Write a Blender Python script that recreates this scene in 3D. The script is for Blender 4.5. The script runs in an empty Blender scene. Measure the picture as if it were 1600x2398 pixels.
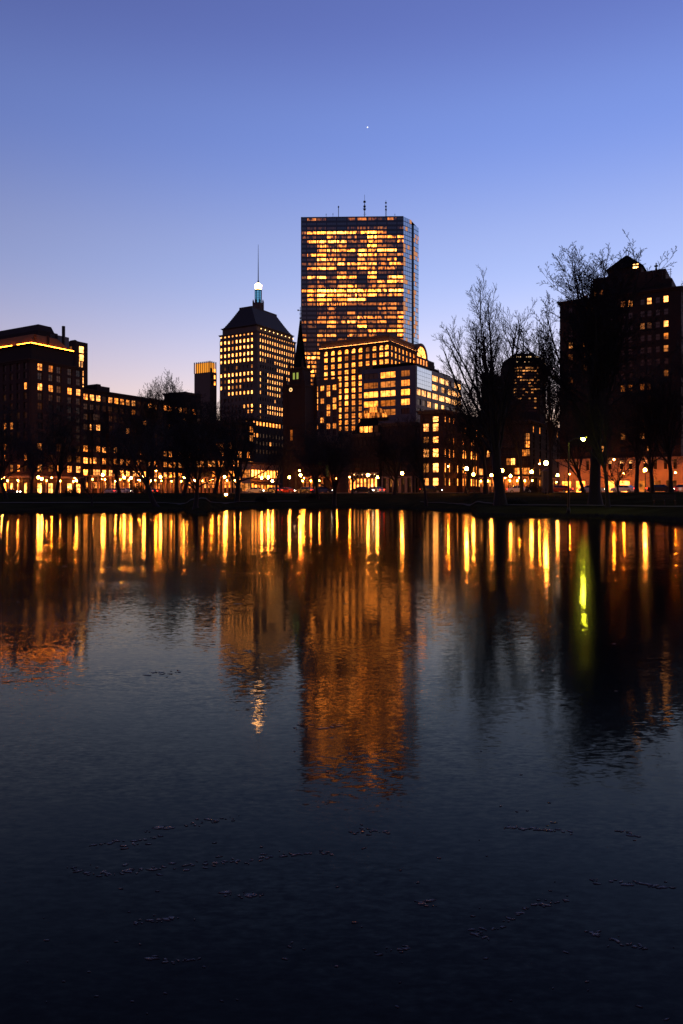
import bpy, math, random
from mathutils import Vector, Matrix, noise as mnoise

# ------------------------------------------------------------------ camera, sky, exposure
scene = bpy.context.scene
C = scene.collection
FPX, CX, HY, EYE = 1750.0, 800.0, 1160.0, 1.8      # focal length / horizon in the photograph's pixels, eye height above the ice

cam_data = bpy.data.cameras.new('camera')
cam = bpy.data.objects.new('camera', cam_data)
C.objects.link(cam)
cam.location = (0, 0, EYE)
cam.rotation_euler = (math.radians(90), 0, 0)
cam_data.sensor_fit = 'VERTICAL'
cam_data.sensor_height = 36.0
cam_data.sensor_width = 24.0
cam_data.lens = 36.0 * FPX / 2398.0
cam_data.shift_y = -(1199.0 - HY) / 2398.0
cam_data.clip_start = 0.1
cam_data.clip_end = 60000
scene.camera = cam

world = bpy.data.worlds.new('World')
scene.world = world
world.use_nodes = True
wn, wl = world.node_tree.nodes, world.node_tree.links
sky = wn.new('ShaderNodeTexSky')
sky.sky_type = 'NISHITA'
sky.sun_disc = False
sky.sun_elevation = math.radians(-2.4)             # the sun has set behind the skyline: twilight only, no sun lamp
sky.sun_rotation = math.radians(26)
sky.altitude = 0
sky.air_density = 1.0
sky.dust_density = 0.6
sky.ozone_density = 2.6
tint = wn.new('ShaderNodeMix')
tint.data_type = 'RGBA'
tint.blend_type = 'MULTIPLY'
tint.inputs[0].default_value = 1.0
tint.inputs[7].default_value = (1.24, 1.0, 1.03, 1)
wl.new(sky.outputs[0], tint.inputs[6])
# the afterglow: warmer and paler towards the horizon, deeper towards the zenith, all round
wtc = wn.new('ShaderNodeTexCoord')
wsep = wn.new('ShaderNodeSeparateXYZ')
wl.new(wtc.outputs['Generated'], wsep.inputs[0])
ramp = wn.new('ShaderNodeValToRGB')
ramp.color_ramp.interpolation = 'EASE'
while len(ramp.color_ramp.elements) < 6:
    ramp.color_ramp.elements.new(0.5)
for e, (pos, col) in zip(ramp.color_ramp.elements, ((0.0, (1.85, 1.30, 0.80)), (0.13, (1.68, 1.27, 0.87)), (0.30, (1.27, 1.20, 0.95)), (0.44, (0.97, 1.07, 1.03)), (0.55, (0.82, 0.86, 0.91)), (1.0, (0.66, 0.70, 0.80)))):
    e.position = pos
    e.color = (*col, 1)
wl.new(wsep.outputs[2], ramp.inputs[0])
glow_mix = wn.new('ShaderNodeMix')
glow_mix.data_type = 'RGBA'
glow_mix.blend_type = 'MULTIPLY'
glow_mix.inputs[0].default_value = 1.0
wl.new(tint.outputs[2], glow_mix.inputs[6])
wl.new(ramp.outputs[0], glow_mix.inputs[7])
wl.new(glow_mix.outputs[2], wn['Background'].inputs[0])
wn['Background'].inputs[1].default_value = 3.3

scene.view_settings.view_transform = 'Standard'
scene.view_settings.look = 'None'
scene.view_settings.exposure = 0.0
scene.view_settings.gamma = 1.0
scene.view_settings.use_curve_mapping = False
scene.cycles.use_denoising = True
scene.cycles.max_bounces = 5
scene.cycles.diffuse_bounces = 2
scene.cycles.glossy_bounces = 3
scene.cycles.caustics_reflective = False
scene.cycles.caustics_refractive = False
scene.cycles.sample_clamp_indirect = 6.0
scene.cycles.use_light_tree = True

RND = random.Random(7)

# ------------------------------------------------------------------ measuring helpers
def wx(px, d): return (px - CX) / FPX * d
def wz(py, d): return EYE + (HY - py) / FPX * d
def pt(px, d): return (wx(px, d), d)
U = (0.51, 0.8602)          # the street grid: U runs away to the right, V comes nearer to the right
V = (0.8602, -0.51)
def along(p, d, t): return (p[0] + d[0] * t, p[1] + d[1] * t)
def reach(p, d, px):        # distance along d from p to the sight line of that column
    a = (px - CX) / FPX
    return (a * p[1] - p[0]) / (d[0] - a * d[1])
def dist(a, b): return math.hypot(b[0] - a[0], b[1] - a[1])
def smooth(a, b, x):
    t = min(1, max(0, (x - a) / (b - a)))
    return t * t * (3 - 2 * t)

# ------------------------------------------------------------------ materials
MATS = {}
def new_mat(name):
    m = bpy.data.materials.new(name)
    m.use_nodes = True
    m.node_tree.nodes.clear()
    MATS[name] = m
    return m, m.node_tree.nodes, m.node_tree.links

def surface(name, col, col2=None, rough=0.85, scale=0.6, bump=0.0, metallic=0.0, spec=0.3, fine=6.0):
    m, n, l = new_mat(name)
    out = n.new('ShaderNodeOutputMaterial')
    b = n.new('ShaderNodeBsdfPrincipled')
    b.inputs['Roughness'].default_value = rough
    b.inputs['Metallic'].default_value = metallic
    b.inputs['Specular IOR Level'].default_value = spec
    tc = n.new('ShaderNodeTexCoord')
    no = n.new('ShaderNodeTexNoise')
    no.inputs['Scale'].default_value = scale
    no.inputs['Detail'].default_value = 6
    l.new(tc.outputs['Object'], no.inputs['Vector'])
    mx = n.new('ShaderNodeMix')
    mx.data_type = 'RGBA'
    c2 = col2 or tuple(c * 0.55 for c in col)
    mx.inputs[6].default_value = (*col, 1)
    mx.inputs[7].default_value = (*c2, 1)
    l.new(no.outputs['Fac'], mx.inputs[0])
    l.new(mx.outputs[2], b.inputs['Base Color'])
    if bump:
        nf = n.new('ShaderNodeTexNoise')
        nf.inputs['Scale'].default_value = fine
        nf.inputs['Detail'].default_value = 4
        l.new(tc.outputs['Object'], nf.inputs['Vector'])
        bp = n.new('ShaderNodeBump')
        bp.inputs['Strength'].default_value = 1
        bp.inputs['Distance'].default_value = bump
        l.new(nf.outputs['Fac'], bp.inputs['Height'])
        l.new(bp.outputs[0], b.inputs['Normal'])
    l.new(b.outputs[0], out.inputs[0])
    return m

def glow(name, col, strength, sampled=True):
    m, n, l = new_mat(name)
    out = n.new('ShaderNodeOutputMaterial')
    e = n.new('ShaderNodeEmission')
    e.inputs[0].default_value = (*col, 1)
    e.inputs[1].default_value = strength
    l.new(e.outputs[0], out.inputs[0])
    m.cycles.emission_sampling = 'AUTO' if sampled else 'NONE'
    return m

def window_glass(name, strength, nscale, base=(0.02, 0.022, 0.025), metallic=0.0, rough=0.12, contrast=(0.32, 0.68), low=0.1):
    """Glass over a room. obj.color: R = how brightly the room is lit, G = warm to pale, B = which room."""
    m, n, l = new_mat(name)
    out = n.new('ShaderNodeOutputMaterial')
    b = n.new('ShaderNodeBsdfPrincipled')
    b.inputs['Base Color'].default_value = (*base, 1)
    b.inputs['Metallic'].default_value = metallic
    b.inputs['Roughness'].default_value = rough
    oi = n.new('ShaderNodeObjectInfo')
    sep = n.new('ShaderNodeSeparateColor')
    l.new(oi.outputs['Color'], sep.inputs[0])
    tc = n.new('ShaderNodeTexCoord')
    sh = n.new('ShaderNodeVectorMath')
    sh.operation = 'MULTIPLY_ADD'
    sc_ = n.new('ShaderNodeCombineXYZ')
    mul = n.new('ShaderNodeMath')
    mul.operation = 'MULTIPLY'
    mul.inputs[1].default_value = 213.7
    l.new(sep.outputs[2], mul.inputs[0])
    for k in range(3):
        l.new(mul.outputs[0], sc_.inputs[k])
    sh.inputs[1].default_value = nscale
    l.new(tc.outputs['Object'], sh.inputs[0])
    l.new(sc_.outputs[0], sh.inputs[2])
    no = n.new('ShaderNodeTexNoise')
    no.inputs['Scale'].default_value = 1
    no.inputs['Detail'].default_value = 1.5
    no.inputs['Roughness'].default_value = 0.6
    l.new(sh.outputs[0], no.inputs['Vector'])
    mr = n.new('ShaderNodeMapRange')
    mr.inputs['From Min'].default_value = contrast[0]
    mr.inputs['From Max'].default_value = contrast[1]
    mr.inputs['To Min'].default_value = low
    mr.inputs['To Max'].default_value = 1.45
    l.new(no.outputs['Fac'], mr.inputs['Value'])
    lv = n.new('ShaderNodeMath')
    lv.operation = 'MULTIPLY'
    pw = n.new('ShaderNodeMath')
    pw.operation = 'POWER'
    pw.inputs[1].default_value = 1.8
    l.new(sep.outputs[0], pw.inputs[0])
    l.new(mr.outputs[0], lv.inputs[0])
    l.new(pw.outputs[0], lv.inputs[1])
    hue = n.new('ShaderNodeMix')
    hue.data_type = 'RGBA'
    hue.inputs[6].default_value = (1.0, 0.24, 0.022, 1)
    hue.inputs[7].default_value = (1.0, 0.50, 0.16, 1)
    l.new(sep.outputs[1], hue.inputs[0])
    st = n.new('ShaderNodeMath')
    st.operation = 'MULTIPLY'
    st.inputs[1].default_value = strength
    l.new(lv.outputs[0], st.inputs[0])
    l.new(hue.outputs[2], b.inputs['Emission Color'])
    l.new(st.outputs[0], b.inputs['Emission Strength'])
    l.new(b.outputs[0], out.inputs[0])
    m.cycles.emission_sampling = 'NONE'
    return m

surface('brick', (0.0372, 0.0186, 0.0124), (0.0217, 0.0105, 0.0074), bump=0.02)
surface('dark_brick', (0.0180, 0.0108, 0.0084), (0.0108, 0.0066, 0.0054), bump=0.02)
surface('brownstone', (0.0292, 0.0169, 0.0111), (0.0182, 0.0104, 0.0072), bump=0.02)
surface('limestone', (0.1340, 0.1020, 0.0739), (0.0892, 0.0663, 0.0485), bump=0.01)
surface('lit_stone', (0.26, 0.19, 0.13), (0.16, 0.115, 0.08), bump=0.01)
surface('tan_granite', (0.145, 0.092, 0.055), (0.10, 0.062, 0.037), bump=0.01)
surface('grey_panel', (0.060, 0.068, 0.088), (0.048, 0.054, 0.072), rough=0.5)
surface('slate', (0.0099, 0.0099, 0.0113), (0.0063, 0.0063, 0.0072), rough=0.95, spec=0.0)
surface('copper_roof', (0.0180, 0.0156, 0.0144), (0.0120, 0.0108, 0.0102), rough=0.6)
surface('trim', (0.07, 0.055, 0.042), (0.045, 0.035, 0.028))
surface('frame', (0.018, 0.016, 0.015), rough=0.5)
surface('mast_metal', (0.03, 0.03, 0.033), rough=0.4, metallic=0.6)
surface('black_iron', (0.012, 0.012, 0.013), rough=0.45, metallic=0.4)
surface('bark', (0.0180, 0.0144, 0.0114), (0.0084, 0.0066, 0.0054), scale=3, bump=0.02, fine=9)
surface('twig', (0.0120, 0.0102, 0.0096), (0.0072, 0.0060, 0.0060), scale=3)
surface('leaf_litter', (0.02, 0.02, 0.012), (0.01, 0.01, 0.007), scale=3)
surface('path_gravel', (0.12, 0.10, 0.07), (0.08, 0.066, 0.046), scale=1.2, bump=0.01, fine=20, spec=0.0)
surface('asphalt', (0.05, 0.05, 0.052), (0.035, 0.035, 0.037), scale=1.5, bump=0.006, fine=30, rough=0.7)
surface('paving', (0.14, 0.125, 0.11), (0.09, 0.08, 0.07), scale=0.8, bump=0.006, fine=12)
surface('road_paint', (0.6, 0.6, 0.56), (0.4, 0.4, 0.38), scale=5)
surface('bench_wood', (0.035, 0.028, 0.02), (0.02, 0.016, 0.012), scale=5)
surface('granite', (0.10, 0.085, 0.07), (0.06, 0.05, 0.042), scale=2, bump=0.02)
surface('tyre', (0.012, 0.012, 0.012))
surface('alloy', (0.35, 0.35, 0.36), rough=0.35, metallic=0.9)
surface('car_glass', (0.01, 0.012, 0.014), rough=0.06, spec=0.6)
for cname, ccol in (('black', (0.012, 0.012, 0.014)), ('white', (0.55, 0.55, 0.53)), ('silver', (0.3, 0.31, 0.32)), ('red', (0.22, 0.015, 0.012)), ('blue', (0.02, 0.04, 0.11))):
    surface('paint_' + cname, ccol, tuple(c * 0.92 for c in ccol), rough=0.25, spec=0.6)
surface('tower_skin', (0.035, 0.045, 0.058), (0.03, 0.04, 0.05), rough=0.18, metallic=1.0, scale=0.05)

window_glass('office_window', 8.6, (0.42, 0.42, 0.2), base=(0.06, 0.08, 0.10), metallic=1.0, rough=0.08, contrast=(0.39, 0.61), low=0.03)
window_glass('room_window', 4.4, (0.55, 0.55, 0.8), contrast=(0.25, 0.6))
window_glass('sash_window', 3.6, (0.9, 0.9, 0.9), base=(0.02, 0.023, 0.027), contrast=(0.3, 0.64))
window_glass('shop_window', 9.0, (0.7, 0.7, 0.9), contrast=(0.32, 0.62))

glow('globe_light', (1.0, 0.33, 0.045), 270)
glow('sodium_light', (1.0, 0.20, 0.012), 1500)
glow('green_light', (0.95, 0.92, 0.05), 260)
glow('headlight', (1.0, 0.86, 0.65), 45)
glow('taillight', (1.0, 0.03, 0.01), 12)
glow('cornice_light', (1.0, 0.22, 0.012), 42.0)
glow('crown_light', (1.0, 0.34, 0.03), 1.5)
glow('beacon_light', (1.0, 0.45, 0.18), 30)
glow('lantern_blue', (0.15, 0.46, 0.80), 0.75)
glow('clock_light', (1.0, 0.55, 0.2), 1.6, False)
glow('belfry_light', (0.65, 0.75, 0.14), 0.5, False)
glow('roof_bulb', (1.0, 0.5, 0.15), 8)
glow('star_light', (1.0, 0.98, 0.95), 1.6, False)
glow('sill_light', (1.0, 0.55, 0.2), 10)

def ground_material():
    m, n, l = new_mat('grass_ground')
    out = n.new('ShaderNodeOutputMaterial')
    b = n.new('ShaderNodeBsdfDiffuse')
    tc = n.new('ShaderNodeTexCoord')
    a = n.new('ShaderNodeTexNoise')
    a.inputs['Scale'].default_value = 0.35
    a.inputs['Detail'].default_value = 8
    l.new(tc.outputs['Object'], a.inputs['Vector'])
    r = n.new('ShaderNodeValToRGB')
    r.color_ramp.elements[0].position = 0.3
    r.color_ramp.elements[0].color = (0.020, 0.0165, 0.008, 1)
    r.color_ramp.elements[1].position = 0.7
    r.color_ramp.elements[1].color = (0.036, 0.033, 0.014, 1)
    l.new(a.outputs['Fac'], r.inputs[0])
    l.new(r.outputs[0], b.inputs['Color'])
    f = n.new('ShaderNodeTexNoise')
    f.inputs['Scale'].default_value = 6
    f.inputs['Detail'].default_value = 6
    l.new(tc.outputs['Object'], f.inputs['Vector'])
    bp = n.new('ShaderNodeBump')
    bp.inputs['Distance'].default_value = 0.12
    l.new(f.outputs['Fac'], bp.inputs['Height'])
    l.new(bp.outputs[0], b.inputs['Normal'])
    l.new(b.outputs[0], out.inputs[0])
ground_material()

def ice_material():
    m, n, l = new_mat('lagoon_ice')
    out = n.new('ShaderNodeOutputMaterial')
    b = n.new('ShaderNodeBsdfGlossy')
    b.distribution = 'BECKMANN'
    b.inputs['Color'].default_value = (1, 0.98, 0.77, 1)
    df = n.new('ShaderNodeBsdfDiffuse')
    fr = n.new('ShaderNodeFresnel')
    fr.inputs['IOR'].default_value = 1.15
    b2 = n.new('ShaderNodeBsdfGlossy')
    b2.distribution = 'BECKMANN'
    b2.inputs['Color'].default_value = (1, 0.98, 0.77, 1)
    b2.inputs['Roughness'].default_value = 0.19
    mg = n.new('ShaderNodeMixShader')
    l.new(b.outputs[0], mg.inputs[1])
    l.new(b2.outputs[0], mg.inputs[2])
    ms = n.new('ShaderNodeMixShader')
    l.new(fr.outputs[0], ms.inputs[0])
    l.new(df.outputs[0], ms.inputs[1])
    l.new(mg.outputs[0], ms.inputs[2])
    tc = n.new('ShaderNodeTexCoord')
    def noise_(scale, detail, rough=0.55, stretch=None):
        t = n.new('ShaderNodeTexNoise')
        t.inputs['Scale'].default_value = scale
        t.inputs['Detail'].default_value = detail
        t.inputs['Roughness'].default_value = rough
        if stretch:
            mp = n.new('ShaderNodeMapping')
            mp.inputs['Scale'].default_value = stretch
            l.new(tc.outputs['Object'], mp.inputs[0])
            l.new(mp.outputs[0], t.inputs['Vector'])
        else:
            l.new(tc.outputs['Object'], t.inputs['Vector'])
        return t
    big = noise_(0.11, 4)
    # frost patches: a little rougher and paler, thin clear ice elsewhere
    rr = n.new('ShaderNodeMapRange')
    rr.inputs['From Min'].default_value = 0.3
    rr.inputs['From Max'].default_value = 0.7
    rr.inputs['To Min'].default_value = 0.10
    rr.inputs['To Max'].default_value = 0.26
    l.new(big.outputs['Fac'], rr.inputs['Value'])
    l.new(rr.outputs[0], mg.inputs[0])
    b.inputs['Roughness'].default_value = 0.055
    cr = n.new('ShaderNodeValToRGB')
    cr.color_ramp.elements[0].position = 0.35
    cr.color_ramp.elements[0].color = (0.002, 0.0025, 0.003, 1)
    cr.color_ramp.elements[1].position = 0.8
    cr.color_ramp.elements[1].color = (0.006, 0.007, 0.008, 1)
    l.new(big.outputs['Fac'], cr.inputs[0])
    l.new(cr.outputs[0], df.inputs['Color'])
    # relief: frozen swells, short wind ripples and fine pits, as small random slopes of the surface
    ruffle = n.new('ShaderNodeMapRange')
    ruffle.inputs['From Min'].default_value = 0.36
    ruffle.inputs['From Max'].default_value = 0.66
    ruffle.inputs['To Min'].default_value = 0.5
    ruffle.inputs['To Max'].default_value = 1.8
    l.new(noise_(0.45, 3, 0.6, (0.7, 1.2, 1)).outputs['Fac'], ruffle.inputs['Value'])
    total = None
    for (sc_, det, st_, k, patchy) in ((34, 3, (0.45, 1.1, 1), 0.10, True), (9, 3, (0.45, 1.2, 1), 0.032, True), (0.9, 3, (0.6, 1.3, 1), 0.011, False)):
        t = noise_(sc_, det, 0.6, st_)
        sub = n.new('ShaderNodeVectorMath')
        sub.operation = 'SUBTRACT'
        sub.inputs[1].default_value = (0.5, 0.5, 0.5)
        l.new(t.outputs['Color'], sub.inputs[0])
        mul = n.new('ShaderNodeVectorMath')
        mul.operation = 'MULTIPLY'
        mul.inputs[1].default_value = (k * 0.6, k, 0)
        l.new(sub.outputs[0], mul.inputs[0])
        res = mul
        if patchy:
            sc2 = n.new('ShaderNodeVectorMath')
            sc2.operation = 'SCALE'
            l.new(mul.outputs[0], sc2.inputs[0])
            l.new(ruffle.outputs[0], sc2.inputs['Scale'])
            res = sc2
        if total is None:
            total = res
        else:
            ad = n.new('ShaderNodeVectorMath')
            ad.operation = 'ADD'
            l.new(total.outputs[0], ad.inputs[0])
            l.new(res.outputs[0], ad.inputs[1])
            total = ad
    up = n.new('ShaderNodeVectorMath')
    up.operation = 'ADD'
    up.inputs[1].default_value = (0, 0, 1)
    l.new(total.outputs[0], up.inputs[0])
    nrm = n.new('ShaderNodeVectorMath')
    nrm.operation = 'NORMALIZE'
    l.new(up.outputs[0], nrm.inputs[0])
    for t in (b, b2, df, fr):
        l.new(nrm.outputs[0], t.inputs['Normal'])
    l.new(ms.outputs[0], out.inputs[0])
ice_material()
surface('shard_ice', (0.05, 0.056, 0.062), (0.02, 0.023, 0.026), rough=0.3, scale=9, spec=0.2)

# ------------------------------------------------------------------ mesh building
class MB:
    def __init__(s):
        s.v, s.f, s.m = [], [], []
    def face(s, pts, mat=0):
        i = len(s.v)
        s.v.extend(pts)
        s.f.append(tuple(range(i, i + len(pts))))
        s.m.append(mat)
    def hexa(s, p, mat=0):                       # p: 4 bottom, 4 top
        i = len(s.v)
        s.v.extend(p)
        for q in ((3, 2, 1, 0), (4, 5, 6, 7), (0, 1, 5, 4), (1, 2, 6, 5), (2, 3, 7, 6), (3, 0, 4, 7)):
            s.f.append(tuple(i + k for k in q))
            s.m.append(mat)
    def box(s, x0, x1, y0, y1, z0, z1, mat=0):
        s.hexa([(x0, y0, z0), (x1, y0, z0), (x1, y1, z0), (x0, y1, z0), (x0, y0, z1), (x1, y0, z1), (x1, y1, z1), (x0, y1, z1)], mat)
    def slab(s, p, d, a, b, o0, o1, z0, z1, mat=0):
        """box on a face: from s=a to b along d, o0..o1 outward of it"""
        n = (d[1], -d[0])
        q = [(p[0] + d[0] * t + n[0] * o, p[1] + d[1] * t + n[1] * o) for t, o in ((a, o1), (b, o1), (b, o0), (a, o0))]
        s.hexa([(x, y, z0) for x, y in q] + [(x, y, z1) for x, y in q], mat)
    def prism(s, poly, z0, z1, mat=0, top=None):
        i, k = len(s.v), len(poly)
        tp = top or poly
        s.v.extend((x, y, z0) for x, y in poly)
        s.v.extend((x, y, z1) for x, y in tp)
        for j in range(k):
            s.f.append((i + j, i + (j + 1) % k, i + k + (j + 1) % k, i + k + j))
            s.m.append(mat)
        s.f.append(tuple(i + k + j for j in range(k)))
        s.m.append(mat)
        s.f.append(tuple(i + j for j in reversed(range(k))))
        s.m.append(mat)
    def ring(s, c, rad, z0, z1, k=8, rad1=None, mat=0, rot=0.0):
        a = [(c[0] + rad * math.cos(rot + 2 * math.pi * j / k), c[1] + rad * math.sin(rot + 2 * math.pi * j / k)) for j in range(k)]
        r1 = rad if rad1 is None else rad1
        t = [(c[0] + r1 * math.cos(rot + 2 * math.pi * j / k), c[1] + r1 * math.sin(rot + 2 * math.pi * j / k)) for j in range(k)]
        s.prism(a, z0, z1, mat, t)
    def chain(s, pts, rads, k=4, mat=0):
        base = len(s.v)
        for j, p in enumerate(pts):
            d = (pts[min(j + 1, len(pts) - 1)] - pts[max(j - 1, 0)])
            if d.length < 1e-9:
                d = Vector((0, 0, 1))
            d.normalize()
            a = d.cross(Vector((0.31, 0.95, 0.05)))
            if a.length < 1e-3:
                a = d.cross(Vector((1, 0, 0)))
            a.normalize()
            b = d.cross(a)
            for q in range(k):
                t = 2 * math.pi * q / k
                s.v.append(tuple(p + (a * math.cos(t) + b * math.sin(t)) * rads[j]))
        for j in range(len(pts) - 1):
            for q in range(k):
                s.f.append((base + j * k + q, base + j * k + (q + 1) % k, base + (j + 1) * k + (q + 1) % k, base + (j + 1) * k + q))
                s.m.append(mat)
    def bar(s, p, q, r, k=4, mat=0, r1=None):
        s.chain([Vector(p), Vector(q)], [r, r if r1 is None else r1], k, mat)
    def sphere(s, c, r, mat=0, n=8, k=10, sz=1.0):
        i0 = len(s.v)
        for a in range(1, n):
            t = math.pi * a / n
            for b in range(k):
                p = 2 * math.pi * b / k
                s.v.append((c[0] + r * math.sin(t) * math.cos(p), c[1] + r * math.sin(t) * math.sin(p), c[2] + sz * r * math.cos(t)))
        s.v.append((c[0], c[1], c[2] + sz * r))
        s.v.append((c[0], c[1], c[2] - sz * r))
        T, B = len(s.v) - 2, len(s.v) - 1
        for a in range(n - 2):
            for b in range(k):
                s.f.append((i0 + a * k + b, i0 + (a + 1) * k + b, i0 + (a + 1) * k + (b + 1) % k, i0 + a * k + (b + 1) % k))
                s.m.append(mat)
        for b in range(k):
            s.f.append((T, i0 + b, i0 + (b + 1) % k))
            s.f.append((B, i0 + (n - 2) * k + (b + 1) % k, i0 + (n - 2) * k + b))
            s.m += [mat, mat]
    def mesh(s, name, mats):
        me = bpy.data.meshes.new(name)
        me.from_pydata(s.v, [], s.f)
        for m in mats:
            me.materials.append(MATS[m])
        if len(mats) > 1:
            me.polygons.foreach_set('material_index', s.m)
        me.update()
        return me
    def build(s, name, mats, parent=None, smooth_=False):
        if isinstance(mats, str):
            mats = [mats]
        if parent is not None:
            ox, oy, oz = parent.location
            p = parent.parent
            while p is not None:
                ox, oy, oz = ox + p.location[0], oy + p.location[1], oz + p.location[2]
                p = p.parent
            s.v = [(x - ox, y - oy, z - oz) for x, y, z in s.v]
        me = s.mesh(name, mats)
        if smooth_:
            me.polygons.foreach_set('use_smooth', [True] * len(me.polygons))
        return link(name, me, parent)

def link(name, data, parent=None):
    o = bpy.data.objects.new(name, data)
    C.objects.link(o)
    if parent is not None:
        o.parent = parent
    return o
def tag(o, label=None, cat=None, group=None, kind=None):
    if label: o['label'] = label
    if cat: o['category'] = cat
    if group: o['group'] = group
    if kind: o['kind'] = kind
    return o
def thing(name, label, cat, loc, group=None):
    o = link(name, None)
    o.location = loc
    return tag(o, label, cat, group)
def copy_tree(o, parent=None):
    c = o.copy()
    C.objects.link(c)
    c.parent = parent
    for ch in list(o.children):
        copy_tree(ch, c)
    return c

# ------------------------------------------------------------------ the lagoon's shore, in polar form round the standpoint
SHORE = [(-200, 74), (0, 76), (120, 77), (250, 78), (380, 80), (432, 82), (446, 71), (462, 68), (482, 70), (496, 83), (540, 93), (620, 99),
         (760, 101), (860, 99), (950, 95), (985, 86), (1000, 88), (1040, 82), (1100, 76), (1118, 62), (1180, 60.5), (1300, 59.5), (1400, 58),
         (1460, 55.5), (1520, 52.5), (1600, 48.5), (1750, 44)]
SH_A = [math.atan((p - CX) / FPX) for p, _ in SHORE]
def shore(a):
    """plan distance (depth-like, along the sight line) to the water's edge at azimuth a"""
    if a < SH_A[0]:
        return max(8.0, SHORE[0][1] / math.cos(SH_A[0]) * (1 - 0.95 * smooth(0, 1.5, SH_A[0] - a)))
    if a > SH_A[-1]:
        return max(8.0, SHORE[-1][1] / math.cos(SH_A[-1]) * (1 - 0.95 * smooth(0, 1.5, a - SH_A[-1])))
    for i in range(len(SH_A) - 1):
        if SH_A[i] <= a <= SH_A[i + 1]:
            t = (a - SH_A[i]) / (SH_A[i + 1] - SH_A[i])
            t = t * t * (3 - 2 * t)
            d = SHORE[i][1] * (1 - t) + SHORE[i + 1][1] * t
            return (d + 0.5 * mnoise.noise(Vector((a * 90, 3.1, 0))) + 0.25 * mnoise.noise(Vector((a * 330, 1.7, 0)))) / math.cos(a)
def rise(d):
    if d < 0: return -0.35 * min(1, -d)
    return 0.16 * smooth(0, 0.5, d) + 0.59 * smooth(0, 9, d) + 1.45 * smooth(6, 46, d)
def ground_z(x, y):
    return rise(math.hypot(x, y) - shore(math.atan2(x, y)))

def build_ground():
    m = MB()
    angs = []
    a = -math.pi
    while a < math.pi - 1e-6:
        angs.append(a)
        a += math.radians(0.16 if abs(a) < math.radians(27) else 2.0)
    ds = [-1.5, -0.4, 0, 0.25, 0.5, 1.2, 2.5, 4, 6, 8, 10, 12.5, 15, 18, 22, 27, 33, 40, 48, 70, 120, 250, 600, 1500, 4000, 12000]
    k = len(ds)
    for a in angs:
        s = shore(a)
        for d in ds:
            r = s + d
            z = rise(d)
            if 0.4 < d < 40:
                z += 0.05 * mnoise.noise(Vector((math.sin(a) * r * 0.5, math.cos(a) * r * 0.5, 2)))
            m.v.append((math.sin(a) * r, math.cos(a) * r, z))
    n = len(angs)
    for i in range(n):
        j = (i + 1) % n
        for q in range(k - 1):
            m.f.append((i * k + q, i * k + q + 1, j * k + q + 1, j * k + q))
            m.m.append(0)
    o = m.build('ground', 'grass_ground', smooth_=True)
    tag(o, 'dark sloping grass bank and park ground behind the frozen lagoon', kind='structure')
build_ground()

ice = MB()
ice.face([(-400, -200, 0), (400, -200, 0), (400, 140, 0), (-400, 140, 0)])
tag(ice.build('lagoon_ice', 'lagoon_ice'), 'dark frozen lagoon reflecting the city lights and dusk sky', kind='structure')

def strip(name, label, px0, px1, d0, d1, mat, lift=0.035):
    m = MB()
    n = 160
    for i in range(n + 1):
        a = math.atan((px0 + (px1 - px0) * i / n - CX) / FPX)
        s = shore_soft(a)
        for d in (d0, (d0 + d1) / 2, d1):
            r = s + d
            x, y = math.sin(a) * r, math.cos(a) * r
            m.v.append((x, y, ground_z(x, y) + 0.05 + lift))
    for i in range(n):
        for q in (0, 1):
            m.f.append((i * 3 + q, i * 3 + q + 1, (i + 1) * 3 + q + 1, (i + 1) * 3 + q))
            m.m.append(0)
    tag(m.build(name, mat), label, kind='structure')
def shore_soft(a):
    return sum(shore(a + k * 0.012) for k in (-3, -2, -1, 0, 1, 2, 3)) / 7
strip('path', 'pale gravel path along the lagoon bank at the left', -150, 700, 11.5, 14.0, 'path_gravel')
strip('path', 'pale gravel path curving along the lagoon bank at the right', 985, 1750, 10.0, 12.4, 'path_gravel')

# road beyond the garden, running with the street grid
ROAD0 = (0.0, 165.0)
def road_pt(px, off=0.0):
    """point on the road's centre line (shifted off metres away from the viewer) on that sight line"""
    p = (ROAD0[0] + U[0] * off, ROAD0[1] + U[1] * off)
    return along(p, V, reach(p, V, px))
def road_sheet(name, label, o0, o1, z, mat, t0=-190, t1=150):
    m = MB()
    a, b = along(along(ROAD0, U, o0), V, t0), along(along(ROAD0, U, o0), V, t1)
    c, d = along(along(ROAD0, U, o1), V, t1), along(along(ROAD0, U, o1), V, t0)
    if z > 2.3:
        m.prism([a, b, c, d], 2.0, z)
    else:
        m.face([(*a, z), (*b, z), (*c, z), (*d, z)])
    return tag(m.build(name, mat), label, kind='structure')
road_sheet('road', 'asphalt street between the park and the buildings', -6, 6, 2.235, 'asphalt')
road_sheet('pavement', 'raised pavement on the building side of the street', 6, 13, 2.36, 'paving')
road_sheet('pavement', 'raised pavement on the park side of the street', -9.5, -6, 2.36, 'paving')
for i, t in enumerate(range(-180, 145, 8)):
    if i % 1 == 0 and -150 < t < 110:
        m = MB()
        a = along(ROAD0, V, t)
        q = [(a[0] + V[0] * s + U[0] * o, a[1] + V[1] * s + U[1] * o, 2.241) for s, o in ((0, -0.07), (3, -0.07), (3, 0.07), (0, 0.07))]
        m.face(q)
        tag(m.build('road_marking', 'road_paint'), 'white lane dash painted on the street beyond the trees', kind='structure', group='lane dashes')

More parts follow.
